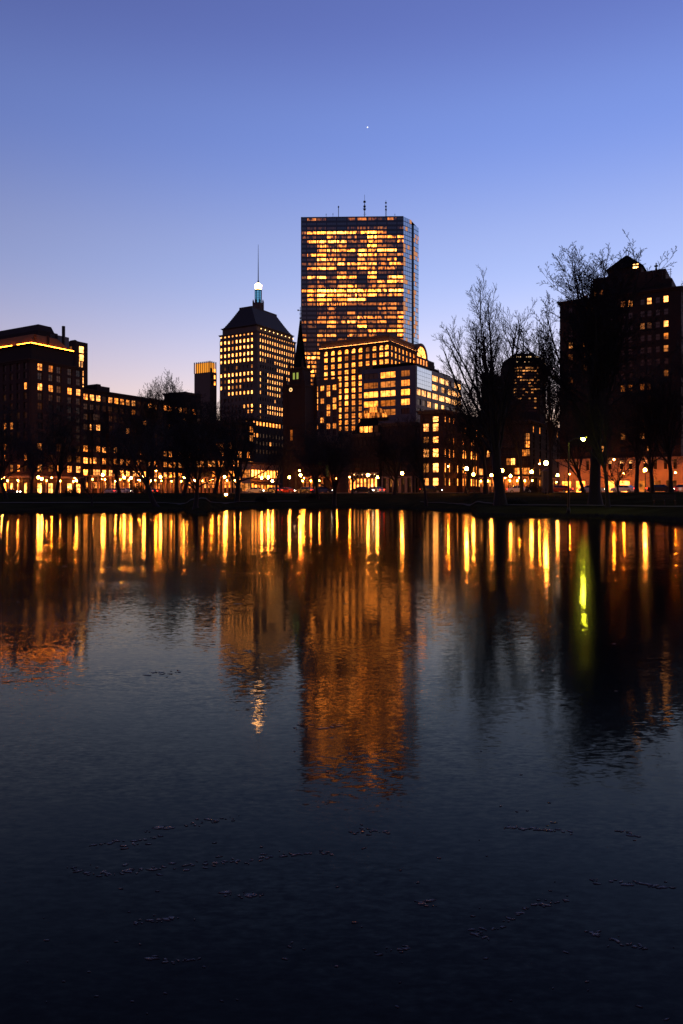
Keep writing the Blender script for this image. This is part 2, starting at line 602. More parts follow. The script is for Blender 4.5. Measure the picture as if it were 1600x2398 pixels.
# ------------------------------------------------------------------ windows and facades
WCACHE = {}
def window_mesh(w, h, style, mat, fmat='frame'):
    key = (round(w, 2), round(h, 2), style, mat, fmat)
    if key in WCACHE:
        return WCACHE[key]
    m = MB()
    if style == 'arch':
        k = 8
        r = w / 2
        pts = [(-r, -0.05, 0), (r, -0.05, 0)] + [(r * math.cos(math.pi * j / k), -0.05, h - r + r * math.sin(math.pi * j / k)) for j in range(k + 1)]
        m.face(pts, 0)
        m.box(-0.05, 0.05, -0.12, -0.051, 0, h - 0.05, 1)
        m.box(-r, r, -0.12, -0.052, h - r - 0.05, h - r + 0.05, 1)
    else:
        m.face([(-w / 2, -0.05, 0), (w / 2, -0.05, 0), (w / 2, -0.05, h), (-w / 2, -0.05, h)], 0)
        b = min(0.09, w * 0.06)
        m.box(-w / 2, w / 2, -0.10, 0.0, -b, 0, 1)
        m.box(-w / 2, w / 2, -0.10, 0.0, h, h + b, 1)
        if style in ('sash', 'cross'):
            m.box(-w / 2, w / 2, -0.13, -0.051, h * 0.5 - b * .6, h * 0.5 + b * .6, 1)
        if style == 'cross':
            m.box(-b * .6, b * .6, -0.12, -0.051, 0, h, 1)
        if style == 'bay':
            k = max(2, int(round(w / 1.5)))
            for j in range(1, k):
                x = -w / 2 + w * j / k
                m.box(x - 0.06, x + 0.06, -0.11, -0.051, 0, h, 1)
        if style == 'triple':
            for x in (-w / 6, w / 6):
                m.box(x - b, x + b, -0.12, -0.051, 0, h, 1)
    me = m.mesh('window', [mat, fmat])
    WCACHE[key] = me
    return me

def put_window(root, p, d, s, z, w, h, style, mat, level, pale=None, out=0.0, name='window', fmat='frame'):
    n = (d[1], -d[0])
    o = link(name, window_mesh(w, h, style, mat, fmat), root)
    x, y = p[0] + d[0] * s + n[0] * out, p[1] + d[1] * s + n[1] * out
    o.location = (x - root.location[0], y - root.location[1], z - root.location[2])
    o.rotation_euler = (0, 0, math.atan2(d[1], d[0]))
    o.color = (max(0, level), RND.random() * 0.4 if pale is None else max(0, pale + RND.uniform(-0.1, 0.1)), RND.random(), 1)
    return o

def facade(root, wall, p0, p1, cols, rows, lit, style='sash', mat='sash_window', z0=1.5, z1=None, depth=0.3, blank=None, fmat='frame', pale=None, pier=0.05):
    """piers and spandrels proud of the core, a window object in every opening. cols: (s0, s1); rows: (z0, z1), top first"""
    L = dist(p0, p1)
    d = ((p1[0] - p0[0]) / L, (p1[1] - p0[1]) / L)
    e = 0.0
    edges = [0.0] + [x for c in cols for x in c] + [L + depth]
    for k in range(0, len(edges), 2):
        if edges[k + 1] - edges[k] > 0.02:
            wall.slab(p0, d, edges[k], edges[k + 1], 0, depth + pier, z0, z1)
    zs = [z1] + [z for r in rows for z in (r[1], r[0])] + [z0]
    for k in range(0, len(zs), 2):
        if zs[k] - zs[k + 1] > 0.02:
            wall.slab(p0, d, 0, L, 0, depth, zs[k + 1], zs[k])
    for r, (a, b) in enumerate(rows):
        for c, (s, t) in enumerate(cols):
            lv = lit(r, c)
            if lv is None:
                wall.slab(p0, d, s, t, 0, depth * 0.7, a, b)
                continue
            st = style(r, c) if callable(style) else style
            mt = mat(r, c) if callable(mat) else mat
            put_window(root, p0, d, (s + t) / 2, a, t - s, b - a, st, mt, lv, fmat=fmat, pale=pale)
    return d, L

def even_cols(L, n, w, m0=None, m1=None):
    m0 = (L / n - w) / 2 if m0 is None else m0
    m1 = m0 if m1 is None else m1
    if n == 1:
        return [(L / 2 - w / 2, L / 2 + w / 2)]
    step = (L - m0 - m1 - w) / (n - 1)
    return [(m0 + step * i, m0 + step * i + w) for i in range(n)]
def px_cols(p, d, pxs, w):
    out = []
    for q in pxs:
        s = reach(p, d, q)
        out.append((s - w / 2, s + w / 2))
    return out
def py_rows(D, ys, h):
    return [(wz(y, D) - h / 2, wz(y, D) + h / 2) for y in ys]
def footprint(px, D, pxl, pxr, back=None):
    K = pt(px, D)
    lv = -reach(K, V, pxl)
    lu = reach(K, U, pxr)
    A, R = along(K, V, -lv), along(K, U, lu)
    Bk = along(A, U, lu)
    if back:
        Bk, R2 = along(A, U, max(lu, back)), R
    return K, A, R, [A, K, R, along(A, U, lu)]
def inset(poly, d):
    cx = sum(p[0] for p in poly) / len(poly)
    cy = sum(p[1] for p in poly) / len(poly)
    out = []
    n = len(poly)
    for i in range(n):
        p, a, b = Vector(poly[i]), Vector(poly[i - 1]), Vector(poly[(i + 1) % n])
        e1, e2 = (p - a).normalized(), (b - p).normalized()
        n1, n2 = Vector((-e1.y, e1.x)), Vector((-e2.y, e2.x))
        q = (n1 + n2)
        q = q / max(0.3, q.dot(n1))
        if (Vector((cx, cy)) - p).dot(q) < 0:
            q = -q
        out.append((p.x + q.x * d, p.y + q.y * d))
    return out
def cornice(root, poly, z, h=0.8, over=0.6, mat='trim', name='cornice'):
    m = MB()
    m.prism(inset(poly, -over * 0.5), z - h, z - h * 0.45)
    m.prism(inset(poly, -over), z - h * 0.45, z)
    return m.build(name, mat, root)

BUILD_GROUP = 'buildings along the skyline'

def simple_block(name, label, px, D, pxl, pxr, top, rows_y, h, ncl, ncr, ww, lit_l, lit_r, wallmat='dark_brick', style='sash', mat='sash_window', depth=0.3, corn=0.6, cat='building', roof_bits=()):
    K, A, R, poly = footprint(px, D, pxl, pxr)
    root = thing(name, label, cat, (K[0], K[1], 2.2), BUILD_GROUP)
    zt = wz(top, D)
    w = MB()
    w.prism(poly, 1.5, zt)
    rows = py_rows(D, rows_y, h)
    if ncl:
        facade(root, w, A, K, even_cols(dist(A, K), ncl, ww), rows, lit_l, style, mat, z1=zt, depth=depth)
    if ncr:
        facade(root, w, K, R, even_cols(dist(K, R), ncr, ww), rows, lit_r, style, mat, z1=zt, depth=depth)
    w.build('wall', wallmat, root)
    if rows_y[-1] > 1125:
        g = MB()
        zg = wz(1119, D)
        for (p, dd, n) in ((A, V, ncl), (K, U, ncr)):
            L = dist(A, K) if dd is V else dist(K, R)
            g.slab(p, dd, 0, L, depth + 0.06, depth + 0.35, zg, zg + 0.5)
            for i in range(n + 1):
                t = L * i / n
                g.slab(p, dd, max(0, t - 0.4), min(L, t + 0.4), depth + 0.06, depth + 0.3, 1.5, zg)
                if i % 2 == 0 and wallmat != 'brownstone':
                    added_wall_lantern(root, p, dd, max(0.1, min(L - 0.1, t)), zg - 0.9, depth + 0.3)
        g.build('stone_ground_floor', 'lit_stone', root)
    if corn:
        cornice(root, inset(poly, -depth), zt + 0.25, 0.9, corn)
    roof = MB()
    roof.prism(inset(poly, 0.4), zt + 0.1, zt + 0.32)
    ro = roof.build('roof', 'slate', root)
    for (fa, fb, la, lb, hh) in roof_bits:
        q = [along(along(A, V, dist(A, K) * a), U, dist(K, R) * b) for a, b in ((fa, la), (fb, la), (fb, lb), (fa, lb))]
        b = MB()
        b.prism(q, zt + 0.3, zt + hh)
        b.build('rooftop_plant_room', wallmat, root)
    return root, K, A, R, poly, zt

def prob(seed, p, lo=0.4, hi=1.1, dim=0.0):
    r = random.Random(seed)
    cache = {}
    def f(row, col):
        if (row, col) not in cache:
            pp = p[row] if isinstance(p, (list, tuple)) and row < len(p) else (p if not isinstance(p, (list, tuple)) else p[-1])
            cache[(row, col)] = r.uniform(lo, hi) if r.random() < pp else (r.uniform(0, dim) if dim else 0.0)
        return cache[(row, col)]
    return f

def added_wall_lantern(root, p, d, t, z, out):  # added lantern, put on the piers to give them a warm wash
    n = (d[1], -d[0])
    q = (p[0] + d[0] * t + n[0] * (out + 0.28), p[1] + d[1] * t + n[1] * (out + 0.28))
    b = MB()
    b.bar((p[0] + d[0] * t + n[0] * out, p[1] + d[1] * t + n[1] * out, z + 0.3), (q[0], q[1], z + 0.3), 0.03, 4)
    b.ring(q, 0.16, z + 0.24, z + 0.36, 6, 0.04)
    o = b.build('added_wall_lantern', 'black_iron', root)
    g = MB()
    g.ring(q, 0.10, z - 0.2, z + 0.24, 6, 0.14)
    g.build('added_lantern_glass', 'added_lantern_light', o)
glow('added_lantern_light', (1.0, 0.28, 0.035), 320)

# ------------------------------------------------------------------ the glass tower
TOWER_LIGHTS = """05300454250
00000000000
02210344404
36777779500
32162419567
16777346427
01645128321
00576776771
26643276534
01765154360
23457666466
05761365551
01114227222
27727607077
01432203676
03425624532
57997898889
16866857455
36665880000
23656333443
00140000441
00231422335
00443365446
33465643515
12051282236
00222326567
41550544006
51313000003
10300000000
00200000000
55500000000
77600000000
45000000000
66000000000
77000000000
55000000000
44000000000
33000000000
33000000000""".split('\n')
def build_tower():
    A, B = pt(705, 642.4), pt(944.7, 640)
    Cc, N, Dd, E = (60.8, 648.6), (60.6, 657.5), (63.7, 659.5), (68.9, 667.6)
    G2, H2, I2 = (-19.0, 676), (-26, 663), (-24, 655)
    zt = wz(506, 640)
    root = thing('glass_tower', 'tall dark glass office tower with rows of warm lit windows', 'skyscraper', (B[0], B[1], 2.2), BUILD_GROUP)
    w = MB()
    poly = [A, B, Cc, N, Dd, E, G2, H2, I2]
    w.prism(poly, 1.5, zt - 0.4)
    d = ((B[0] - A[0]) / dist(A, B), (B[1] - A[1]) / dist(A, B))
    ex = [660 + 0.2296 * q for q in (200, 255, 357, 458, 560, 665, 768, 870, 972, 1073, 1175, 1246)]
    ss = [reach(A, d, q) for q in ex]
    ys = [440 + 0.2296 * (318 + 45.6 * r) for r in range(len(TOWER_LIGHTS))]
    cols = [(ss[i] + 0.5, ss[i + 1] - 0.5) for i in range(11)]
    rows = [(wz(y, 641) - 1.0, wz(y, 641) + 1.05) for y in ys]
    def lit(r, c):
        if r >= 28 and c > 2: return None
        v = int(TOWER_LIGHTS[r][c])
        return (0.0, 0.05, 0.12, 0.21, 0.33, 0.48, 0.7, 0.95, 1.2, 1.5)[v] * (0.55 if r < 3 else 0.95)
    facade(root, w, A, B, cols, rows, lit, 'bay', 'office_window', z1=zt, depth=0.12, pier=0.06, fmat='tower_skin', pale=0.08)
    w.build('wall', 'tower_skin', root)
    # narrow end faces: panes too small to pick apart, one glazed mesh each, floor by floor
    for (p, q, nb, nm) in ((B, Cc, 4, 'end_glazing'), (Dd, E, 4, 'end_glazing')):
        L = dist(p, q)
        dd = ((q[0] - p[0]) / L, (q[1] - p[1]) / L)
        g = MB()
        r = random.Random(int(L * 100))
        z = zt - 0.6
        f = 0
        while z > 60:
            for b in range(nb):
                on = r.random() < ((0.45, 0.2, 0.1, 0.05)[b] if 4 < f < 26 else 0.06)
                g.slab(p, dd, L * b / nb + 0.12, L * (b + 1) / nb - 0.12, 0.02, 0.16, z - 3.25, z, 1 if on else 0)
            z -= 3.82
            f += 1
        o = g.build(nm, ['end_pane', 'end_pane_lit'], root)
        o['kind'] = 'stuff'
    roof = MB()
    roof.prism(inset(poly[:3] + poly[5:7], 1.0), zt - 0.3, zt + 0.15)
    roof.build('roof', 'slate', root)
    zr = zt
    scr = MB()
    scr.box(wx(838, 660), wx(888, 660), 655, 668, zr, zr + 1.6)
    scr.build('roof_screen', 'mast_metal', root)
    for (px, py, r, kind) in ((793, 482, 0.28, 0), (854, 456, 0.42, 1), (904, 469, 0.55, 2), (764, 500, 0.12, 0), (780, 499, 0.12, 0), (925, 500, 0.12, 0)):
        D = 655
        x, zz = wx(px, D), wz(py, D)
        m = MB()
        if kind == 0:
            m.bar((x, D, zr - 0.3), (x, D, zz), r, 5)
            m.bar((x, D, zz - 1.6), (x, D, zz - 0.4), r * 2.2, 6)
        else:
            hh = zz - zr
            for sx, sy in ((-1, -1), (1, -1), (0, 1)):
                m.bar((x + sx * r, D + sy * r, zr - 0.3), (x + sx * r * 0.7, D + sy * r * 0.7, zr + hh * 0.68), 0.11, 4)
            for k in range(9):
                z = zr + hh * 0.68 * k / 9
                m.bar((x - r, D - r, z), (x + r, D - r, z + hh * .07), 0.08, 3)
                m.bar((x + r, D - r, z), (x, D + r, z + hh * .07), 0.08, 3)
            m.bar((x, D, zr + hh * 0.62), (x, D, zz), 0.14, 5)
            for z in ((0.45, 0.55, 0.72) if kind == 1 else (0.55, 0.7, 0.86)):
                m.ring((x, D), 1.1 if kind == 1 else 0.8, zr + hh * z, zr + hh * (z + 0.05), 8)
            if kind == 1:
                m.bar((x - 1.6, D, zr + hh * 0.5), (x + 1.6, D, zr + hh * 0.5), 0.12, 4)
                m.bar((x - 1.0, D, zr + hh * 0.3), (x + 1.6, D, zr + hh * 0.3), 0.12, 4)
        m.build('antenna', 'mast_metal', root)
surface('end_pane', (0.66, 0.78, 0.84), (0.52, 0.64, 0.70), rough=0.10, metallic=1.0, scale=0.12)
glow('end_pane_lit', (1.0, 0.42, 0.2), 0.6, False)
build_tower()

# ------------------------------------------------------------------ the older tower with a stepped pyramid roof and weather beacon
def build_beacon_tower():
    K, A, R, poly = footprint(601.7, 445, 517, 690)
    root = thing('beacon_tower', 'stone office tower with stepped pyramid roof, lit beacon and tall mast', 'skyscraper', (K[0], K[1], 2.2), BUILD_GROUP)
    lv, lu = dist(A, K), dist(K, R)
    D = 445
    zt = wz(776, D)
    w = MB()
    w.prism(poly, 1.5, zt)
    f = 0.2297
    rows = [(wz(560 + f * y, 446) - hh / 2, wz(560 + f * y, 446) + hh / 2) for y, hh in
            [(962, 1.0)] + [(y, 1.95) for y in (1022, 1090, 1158, 1222, 1292, 1362, 1428, 1492, 1557, 1625, 1697, 1752, 1815)]]
    colsl = px_cols(A, V, [380 + f * q for q in (605, 645, 684, 722, 762, 800, 840, 880, 918)], 1.35)
    LM = ["555555355", "777377777", "777377777", "777777777", "777777777", "010020002", "777767777", "117737377", "717223000", "005745567", "000000000", "000000557", "000000037", "000000000"]
    def litl(r, c): return int(LM[r][c]) / 7 * 1.05
    facade(root, w, A, K, colsl, rows, litl, 'plain', 'room_window', z1=zt, depth=0.45, pale=0.35)
    colsr = even_cols(lu, 15, 1.05, 2.6, 1.2)
    RM = ["555555555555555", "777777777777777", "777777777777777", "777775777777777", "743000777777777", "000000057777777", "700777777777777", "700747777557777",
          "500777777000000", "600577677000000", "000000500000000", "700777777777777", "600777777777777", "200000000000000"]
    def litr(r, c): return int(RM[r][c]) / 7 * 0.95
    facade(root, w, K, R, colsr, rows, litr, 'plain', 'room_window', z1=zt, depth=0.45, pale=0.55)
    # shoulder on the far left
    sh = along(A, V, -3.2)
    w.prism([along(sh, U, 3), along(A, U, 3), along(A, U, lu - 3), along(sh, U, lu - 3)], 1.5, wz(793, 457))
    w.build('wall', 'limestone', root)
    cornice(root, inset(poly, -0.45), zt + 0.5, 0.9, 0.5, 'limestone')
    # attic with a ledge of small bulbs, then the stepped roof
    at = inset(poly, 0.8)
    m = MB()
    m.prism(at, zt, zt + 4.2)
    m.build('attic', 'limestone', root)
    cornice(root, at, zt + 4.6, 0.7, 0.8, 'trim', 'ledge')
    for i in range(9):
        p = along(along(K, U, 3.5 + i * (lu - 6) / 8), V, 0.62)
        b = MB()
        b.sphere((p[0], p[1], zt + 2.2), 0.26, 0, 5, 6)
        b.build('ledge_bulb', 'roof_bulb', root)
    base = inset(poly, 1.2)
    ztop = wz(722, 458)
    zb = zt + 4.4
    def lerp_poly(t):
        q = []
        for sa, sb, p in ((1, 0, A), (0, 0, K), (0, 1, R), (1, 1, None)):
            p = p or along(A, U, lu)
            iv = 0.9 + (0.335 * lv - 0.9) * t
            iu = 0.9 + (0.18 * lu - 0.9) * t
            q.append((p[0] + V[0] * (iv if sa else -iv) + U[0] * (-iu if sb else iu), p[1] + V[1] * (iv if sa else -iv) + U[1] * (-iu if sb else iu)))
        return q
    rf = MB()
    n = 12
    for i in range(n):
        t0, t1 = i / n, (i + 1) / n
        rf.prism(lerp_poly(t0 ** 0.9), zb + (ztop - zb) * t0, zb + (ztop - zb) * t1, 0, lerp_poly((t0 ** 0.9) * 0.45 + (t1 ** 0.9) * 0.55))
    roof = rf.build('roof', 'copper_roof', root)
    top = lerp_poly(1.0)
    m = MB()
    m.prism(inset(top, -0.3), ztop, ztop + 0.9)
    m.build('roof_ledge', 'trim', root)
    cx, cy = sum(p[0] for p in top) / 4, sum(p[1] for p in top) / 4
    Dc = cy
    c = (wx(605, Dc), Dc)
    m = MB()
    z1 = wz(711, Dc)
    m.ring(c, 3.4, ztop + 0.9, z1, 8)
    m.build('lantern_base', 'limestone', root)
    for k in range(8):
        a = math.pi / 8 + k * math.pi / 4
        p = (c[0] + 3.3 * math.cos(a), c[1] + 3.3 * math.sin(a))
        m = MB()
        m.ring(p, 0.42, ztop + 0.9, z1 + 1.2, 6)
        m.ring(p, 0.42, z1 + 1.2, z1 + 2.4, 6, 0.05)
        m.build('finial', 'limestone', root)
    z2 = wz(680, Dc)
    m = MB()
    m.ring(c, 1.85, z1, z2, 8, rot=math.pi / 8)
    lan = m.build('lantern', 'slate', root)
    for k in range(8):
        a = k * math.pi / 4
        t = (-math.sin(a), math.cos(a))
        nn = (math.cos(a), math.sin(a))
        for j in range(5):
            m = MB()
            hh = (z2 - z1 - 0.8) / 5
            q = [(c[0] + nn[0] * o + t[0] * s, c[1] + nn[1] * o + t[1] * s) for s, o in ((-0.46, 1.68), (0.46, 1.68), (0.46, 1.80), (-0.46, 1.80))]
            m.prism(q, z1 + 0.4 + j * hh + 0.08, z1 + 0.4 + (j + 1) * hh - 0.08)
            m.build('lamp_panel', 'lantern_blue', root)
        q0 = (c[0] + 2.0 * math.cos(a + math.pi / 8), c[1] + 2.0 * math.sin(a + math.pi / 8))
        m = MB()
        m.ring(q0, 0.3, z1, z2 + 0.3, 5)
        m.build('lantern_column', 'slate', root)
    z3 = wz(664.5, Dc)
    m = MB()
    m.ring(c, 2.25, z2, z2 + 0.4, 12)
    m.build('beacon_ledge', 'slate', root)
    m = MB()
    m.ring(c, 1.8, z2 + 0.4, z3 - 0.9, 12, 2.3)
    m.ring(c, 2.3, z3 - 0.9, z3 + 0.3, 12, 0.7)
    m.build('beacon', 'beacon_light', root)
    m = MB()
    m.ring(c, 0.75, z3, z3 + 2.0, 8, 0.4)
    z4 = wz(572.6, Dc)
    m.bar((c[0], c[1], z3 + 1.8), (c[0], c[1], z3 + (z4 - z3) * 0.5), 0.34, 6, r1=0.22)
    m.bar((c[0], c[1], z3 + (z4 - z3) * 0.5), (c[0], c[1], z4), 0.22, 6, r1=0.1)
    m.build('mast', 'mast_metal', root)
build_beacon_tower()

# the lower wing left of it with an orange-lit fluted crown
def build_crown_block():
    K, A, R, poly = footprint(492, 472, 455.3, 506)
    root = thing('crown_block', 'brown block with vertical fins glowing orange at its top', 'building', (K[0], K[1], 2.2), BUILD_GROUP)
    zt, zc = wz(846, 472), wz(871, 472)
    w = MB()
    w.prism(poly, 1.5, zc)
    rows = py_rows(472, (884, 895, 906), 1.8)
    facade(root, w, K, R, even_cols(dist(K, R), 2, 1.6), py_rows(472, (866, 881, 896), 2.4), lambda r, c: 0.9 if c == 1 else 0.0, 'plain', 'room_window', z1=zc, depth=0.3)
    w.build('wall', 'limestone', root)
    m = MB()
    m.prism(inset(poly, 0.5), zc, zt - 0.6)
    m.build('lit_crown', 'crown_light', root)
    for (p, d, L) in ((A, V, dist(A, K)), (K, U, dist(K, R))):
        n = max(3, int(L / 1.5))
        for i in range(n + 1):
            f = MB()
            f.slab(p, d, L * i / n - 0.16, L * i / n + 0.16, -0.45, 0.25, zc - 0.2, zt + 0.3)
            f.build('fin', 'limestone', root)
    m = MB()
    m.prism(inset(poly, 0.9), zt - 0.6, zt - 0.2)
    m.build('roof', 'slate', root)
build_crown_block()

# ------------------------------------------------------------------ the tan office block with arched top windows and barrel vault
def build_arcade_block():
    D = 400
    f = 0.2806
    K, A, R, poly = footprint(912, D, 750, 972)
    root = thing('arcade_block', 'tan stone office block with a row of arched windows and barrel vault', 'building', (K[0], K[1], 2.2), BUILD_GROUP)
    lv, lu = dist(A, K), dist(K, R)
    zt, zcor = wz(782.5, D), wz(803, D)
    w = MB()
    w.prism(poly, 1.5, zcor)
    def zc(y): return wz(760 + f * y, D)
    rows = [(zc(187) - 1.2, zc(187) + 1.2)] + [(zc(y) - 1.2, zc(y) + 1.2) for y in (245, 306, 365, 417, 470, 524, 578, 632, 686, 742, 796, 850, 905)]
    cl = px_cols(A, V, [680 + f * q for q in (300, 358, 415, 472, 530, 588, 648, 705, 762, 808)], 2.25)
    ra = random.Random(5)
    L1 = ["8888883878", "8993355597", "6766888888", "7858700000", "5678990000", "7467780000", "3589940000", "8888650000", "8467640000", "6085440000", "6785450000", "8876450000", "3645440000", "0000000000"]
    def litl(r, c): return int(L1[r][c]) / 8 * 0.9 * ra.uniform(0.75, 1.15)
    facade(root, w, A, K, cl, rows, litl, lambda r, c: 'arch' if r == 0 else 'cross', 'room_window', z1=zcor, depth=0.5, pale=0.12)
    cr = even_cols(lu, 7, 2.2)
    def litr(r, c): return (ra.uniform(0.4, 0.9) if r < 3 and ra.random() < 0.85 else 0.0)
    facade(root, w, K, R, cr, rows, litr, lambda r, c: 'arch' if r == 0 else 'cross', 'room_window', z1=zcor, depth=0.5, pale=0.15)
    w.build('wall', 'tan_granite', root)
    cornice(root, inset(poly, -0.5), zcor + 0.7, 1.3, 0.9, 'tan_granite')
    m = MB()
    m.prism(inset(poly, 0.3), zcor + 0.7, zt - 1.2)
    m.prism(inset(poly, -0.1), zt - 1.2, zt)
    m.build('parapet', 'tan_granite', root)
    for (p, dd, L) in ((A, V, lv), (K, U, lu)):
        n = int(L / 3)
        for i in range(n):
            mm = MB()
            mm.slab(p, dd, L * i / n + 0.2, L * (i + 1) / n - 0.2, 0.95, 1.1, zcor + 0.71, zcor + 0.86)
            mm.build('strip_light', 'ledge_light', root)
    # string course
    m = MB()
    m.slab(A, V, 0, lv + 0.6, 0.5, 0.8, zc(385) - 0.3, zc(385) + 0.3)
    m.slab(K, U, 0, lu, 0.5, 0.8, zc(385) - 0.3, zc(385) + 0.3)
    m.build('string_course', 'tan_granite', root)
    # projecting lower wing on the left
    wl_ = MB()
    A2 = along(along(A, V, -reach(A, (-V[0], -V[1]), 738)), U, -1.5)
    K2 = along(A2, V, dist(A2, A) + lv * 0.28)
    zz = wz(889, 418)
    wl_.prism([A2, K2, along(K2, U, 9), along(A2, U, 9)], 1.5, zz)
    facade(root, wl_, A2, K2, even_cols(dist(A2, K2), 4, 2.3), [(wz(y, 417) - 1.4, wz(y, 417) + 1.4) for y in (908, 922, 938, 953, 968, 983, 998, 1012)],
           prob(31, [0.9, 0.4, 0.9, 0.9, 0.5, 0.6, 0.6, 0.3], 0.4, 0.9), 'cross', 'room_window', z1=zz, depth=0.4, pale=0.12)
    wl_.build('side_wing', 'tan_granite', root)
    # barrel vault over the right-hand side with a lit lunette
    ax = along(K, U, reach(K, U, 984))
    Rr = 8.2
    zb = wz(838, ax[1])
    b = MB()
    k = 14
    n = (U[1], -U[0])
    front, backv = 1.2, -26
    def arc(off, rad):
        return [(ax[0] + n[0] * off + U[0] * rad * math.cos(math.pi * j / k), ax[1] + n[1] * off + U[1] * rad * math.cos(math.pi * j / k), zb + rad * math.sin(math.pi * j / k)) for j in range(k + 1)]
    f1, b1 = arc(front, Rr), arc(backv, Rr)
    for j in range(k):
        b.face([f1[j], f1[j + 1], b1[j + 1], b1[j]])
    b.face(list(reversed(b1)))
    f2 = arc(front, Rr * 0.78)
    for j in range(k):
        b.face([f1[j], f2[j], f2[j + 1], f1[j + 1]])
    f3 = arc(front - 0.5, Rr * 0.78)
    for j in range(k):
        b.face([f2[j], f3[j], f3[j + 1], f2[j + 1]])
    vault = b.build('barrel_vault', 'tan_granite', root)
    lm = MB()
    f4 = arc(front - 0.45, Rr * 0.76)
    lm.face(list(reversed(f4)))
    lun = lm.build('lunette_window', 'room_window', root)
    lun.color = (1.15, 0.1, 0.4, 1)
    for j in range(1, 6):
        a = math.pi * j / 6
        mm = MB()
        o = front - 0.36
        c0 = Vector((ax[0] + n[0] * o, ax[1] + n[1] * o, zb))
        c1 = c0 + Vector((U[0] * math.cos(a), U[1] * math.cos(a), math.sin(a))) * Rr * 0.76
        mm.bar(c0, c1, 0.13, 4)
        mm.build('glazing_bar', 'tan_granite', root)
    # bay under the vault and the lower run of roofs to its right
    bb = MB()
    p = along(ax, U, -Rr)
    bb.slab(p, U, 0, 2 * Rr, -20, front, 1.5, zb)
    facade(root, bb, along(p, n, front), along(along(p, n, front), U, 2 * Rr), even_cols(2 * Rr, 4, 2.4), [(zb - 4.3, zb - 1.2)] , lambda r, c: 0.55, 'plain', 'room_window', z1=zb, depth=0.3, z0=zb - 9)
    bb.build('vault_bay', 'tan_granite', root)
    q = along(ax, U, Rr + 0.5)
    L2 = reach(q, U, 1028)
    rr = MB()
    rr.slab(q, U, 0, L2 * 0.55, -18, 0.6, 1.5, wz(843, q[1]))
    rr.slab(q, U, L2 * 0.55 + 0.02, L2, -18, 0.3, 1.5, wz(857, q[1]))
    for i in range(7):
        rr.slab(q, U, L2 * (0.05 + i * 0.13), L2 * (0.05 + i * 0.13) + 1.5, -6, -2, wz(857, q[1]), wz(846 if i < 3 else 853, q[1]) + 1.6)
    rr.build('stepped_roofs', 'dark_brick', root)
glow('ledge_light', (1.0, 0.34, 0.07), 13.0)
build_arcade_block()

# ------------------------------------------------------------------ grey panel office block with the glazed corner
def build_panel_block():
    D = 270
    f = 0.2806
    K, A, R, poly = footprint(973, D, 848, 1078)
    root = thing('panel_block', 'blue-grey office block with wide lit windows and glazed corner', 'building', (K[0], K[1], 2.2), BUILD_GROUP)
    zt = wz(855, D)
    lu = dist(K, R)
    w = MB()
    zs = zt - 2.2
    w.prism(poly, 1.5, zt)
    def zc(y): return wz(760 + f * y, D)
    rows = [(zc(y) - 1.05, zc(y) + 1.05) for y in (400, 480, 558, 640, 718)]
    def sl(q): return reach(A, V, 680 + f * q)
    cols = [(sl(618), sl(735)), (sl(757), sl(880)), (sl(928), sl(1000))]
    LL = [[0.0, 0.75, 0.25], [0.25, 0.35, 0.5], [0.85, 0.85, 0.95], [0.8, 0.3, 0.85], [0.4, 0.3, 0.0]]
    facade(root, w, A, K, cols, rows, lambda r, c: LL[r][c], 'triple', 'room_window', z1=zt, depth=0.3, pale=0.1)
    g1 = reach(K, U, 1009)
    cr = [(g1 + 0.8 + i * (lu - g1 - 1) / 9, g1 + 0.8 + i * (lu - g1 - 1) / 9 + (2.2 if i % 2 else 3.3)) for i in range(9)]
    rl = random.Random(3)
    pr = [0.7, 0.75, 1.0, 0.35, 0.2]
    facade(root, w, along(K, U, 0), R, [(0.7, g1 * 0.3), (g1 * 0.36, g1 * 0.66), (g1 * 0.72, g1 - 0.2)] + cr, rows,
           lambda r, c: None if (r < 2 and c < 3) else (rl.uniform(0.6, 1.0) if rl.random() < pr[r] else rl.uniform(0, 0.12)), 'triple', 'room_window', z1=zt, depth=0.3, pale=0.6)
    w.build('wall', 'grey_panel', root)
    z0, z1 = zc(520), zc(347)
    nx, nz = 8, 5
    for i in range(nx):
        for j in range(nz):
            m = MB()
            m.slab(K, U, 0.5 + (g1 - 0.7) * i / nx + 0.05, 0.5 + (g1 - 0.7) * (i + 1) / nx - 0.05, 0.40, 0.46, z0 + (z1 - z0) * j / nz + 0.05, z0 + (z1 - z0) * (j + 1) / nz - 0.05)
            m.build('glass_pane', 'end_pane', root)
    m = MB()
    m.prism(inset(poly, 3), zt, zt + 1.8)
    m.build('roof', 'slate', root)
    # curved skylight at the foot of the left face
    sk = MB()
    cxs = (sl(590) + sl(820)) / 2
    half = (sl(820) - sl(590)) / 2
    zb = zc(760)
    n = (V[1], -V[0])
    for i in range(11):
        t0, t1 = -1 + 2 * i / 11 + 0.02, -1 + 2 * (i + 1) / 11 - 0.02
        for lo, hi in ((0, 0.5), (0.5, 0.98)):
            top0, top1 = 4.0 * math.sqrt(max(0, 1 - t0 * t0)), 4.0 * math.sqrt(max(0, 1 - t1 * t1))
            pane = MB()
            q = along(A, V, cxs)
            o = 1.0
            def P(t, z): return (q[0] + V[0] * half * t + n[0] * o, q[1] + V[1] * half * t + n[1] * o, zb + z)
            pane.face([P(t0, top0 * lo + .06), P(t1, top1 * lo + .06), P(t1, top1 * hi), P(t0, top0 * hi)])
            po = pane.build('skylight_pane', 'room_window', root)
            po.color = (RND.choice((0.1, 0.3, 0.5, 0.6)), 0.1, RND.random(), 1)
    sk.slab(A, V, cxs - half, cxs + half, 0.3, 0.9, zb - 1, zb + 0.02)
    sk.build('skylight_base', 'dark_brick', root)
build_panel_block()

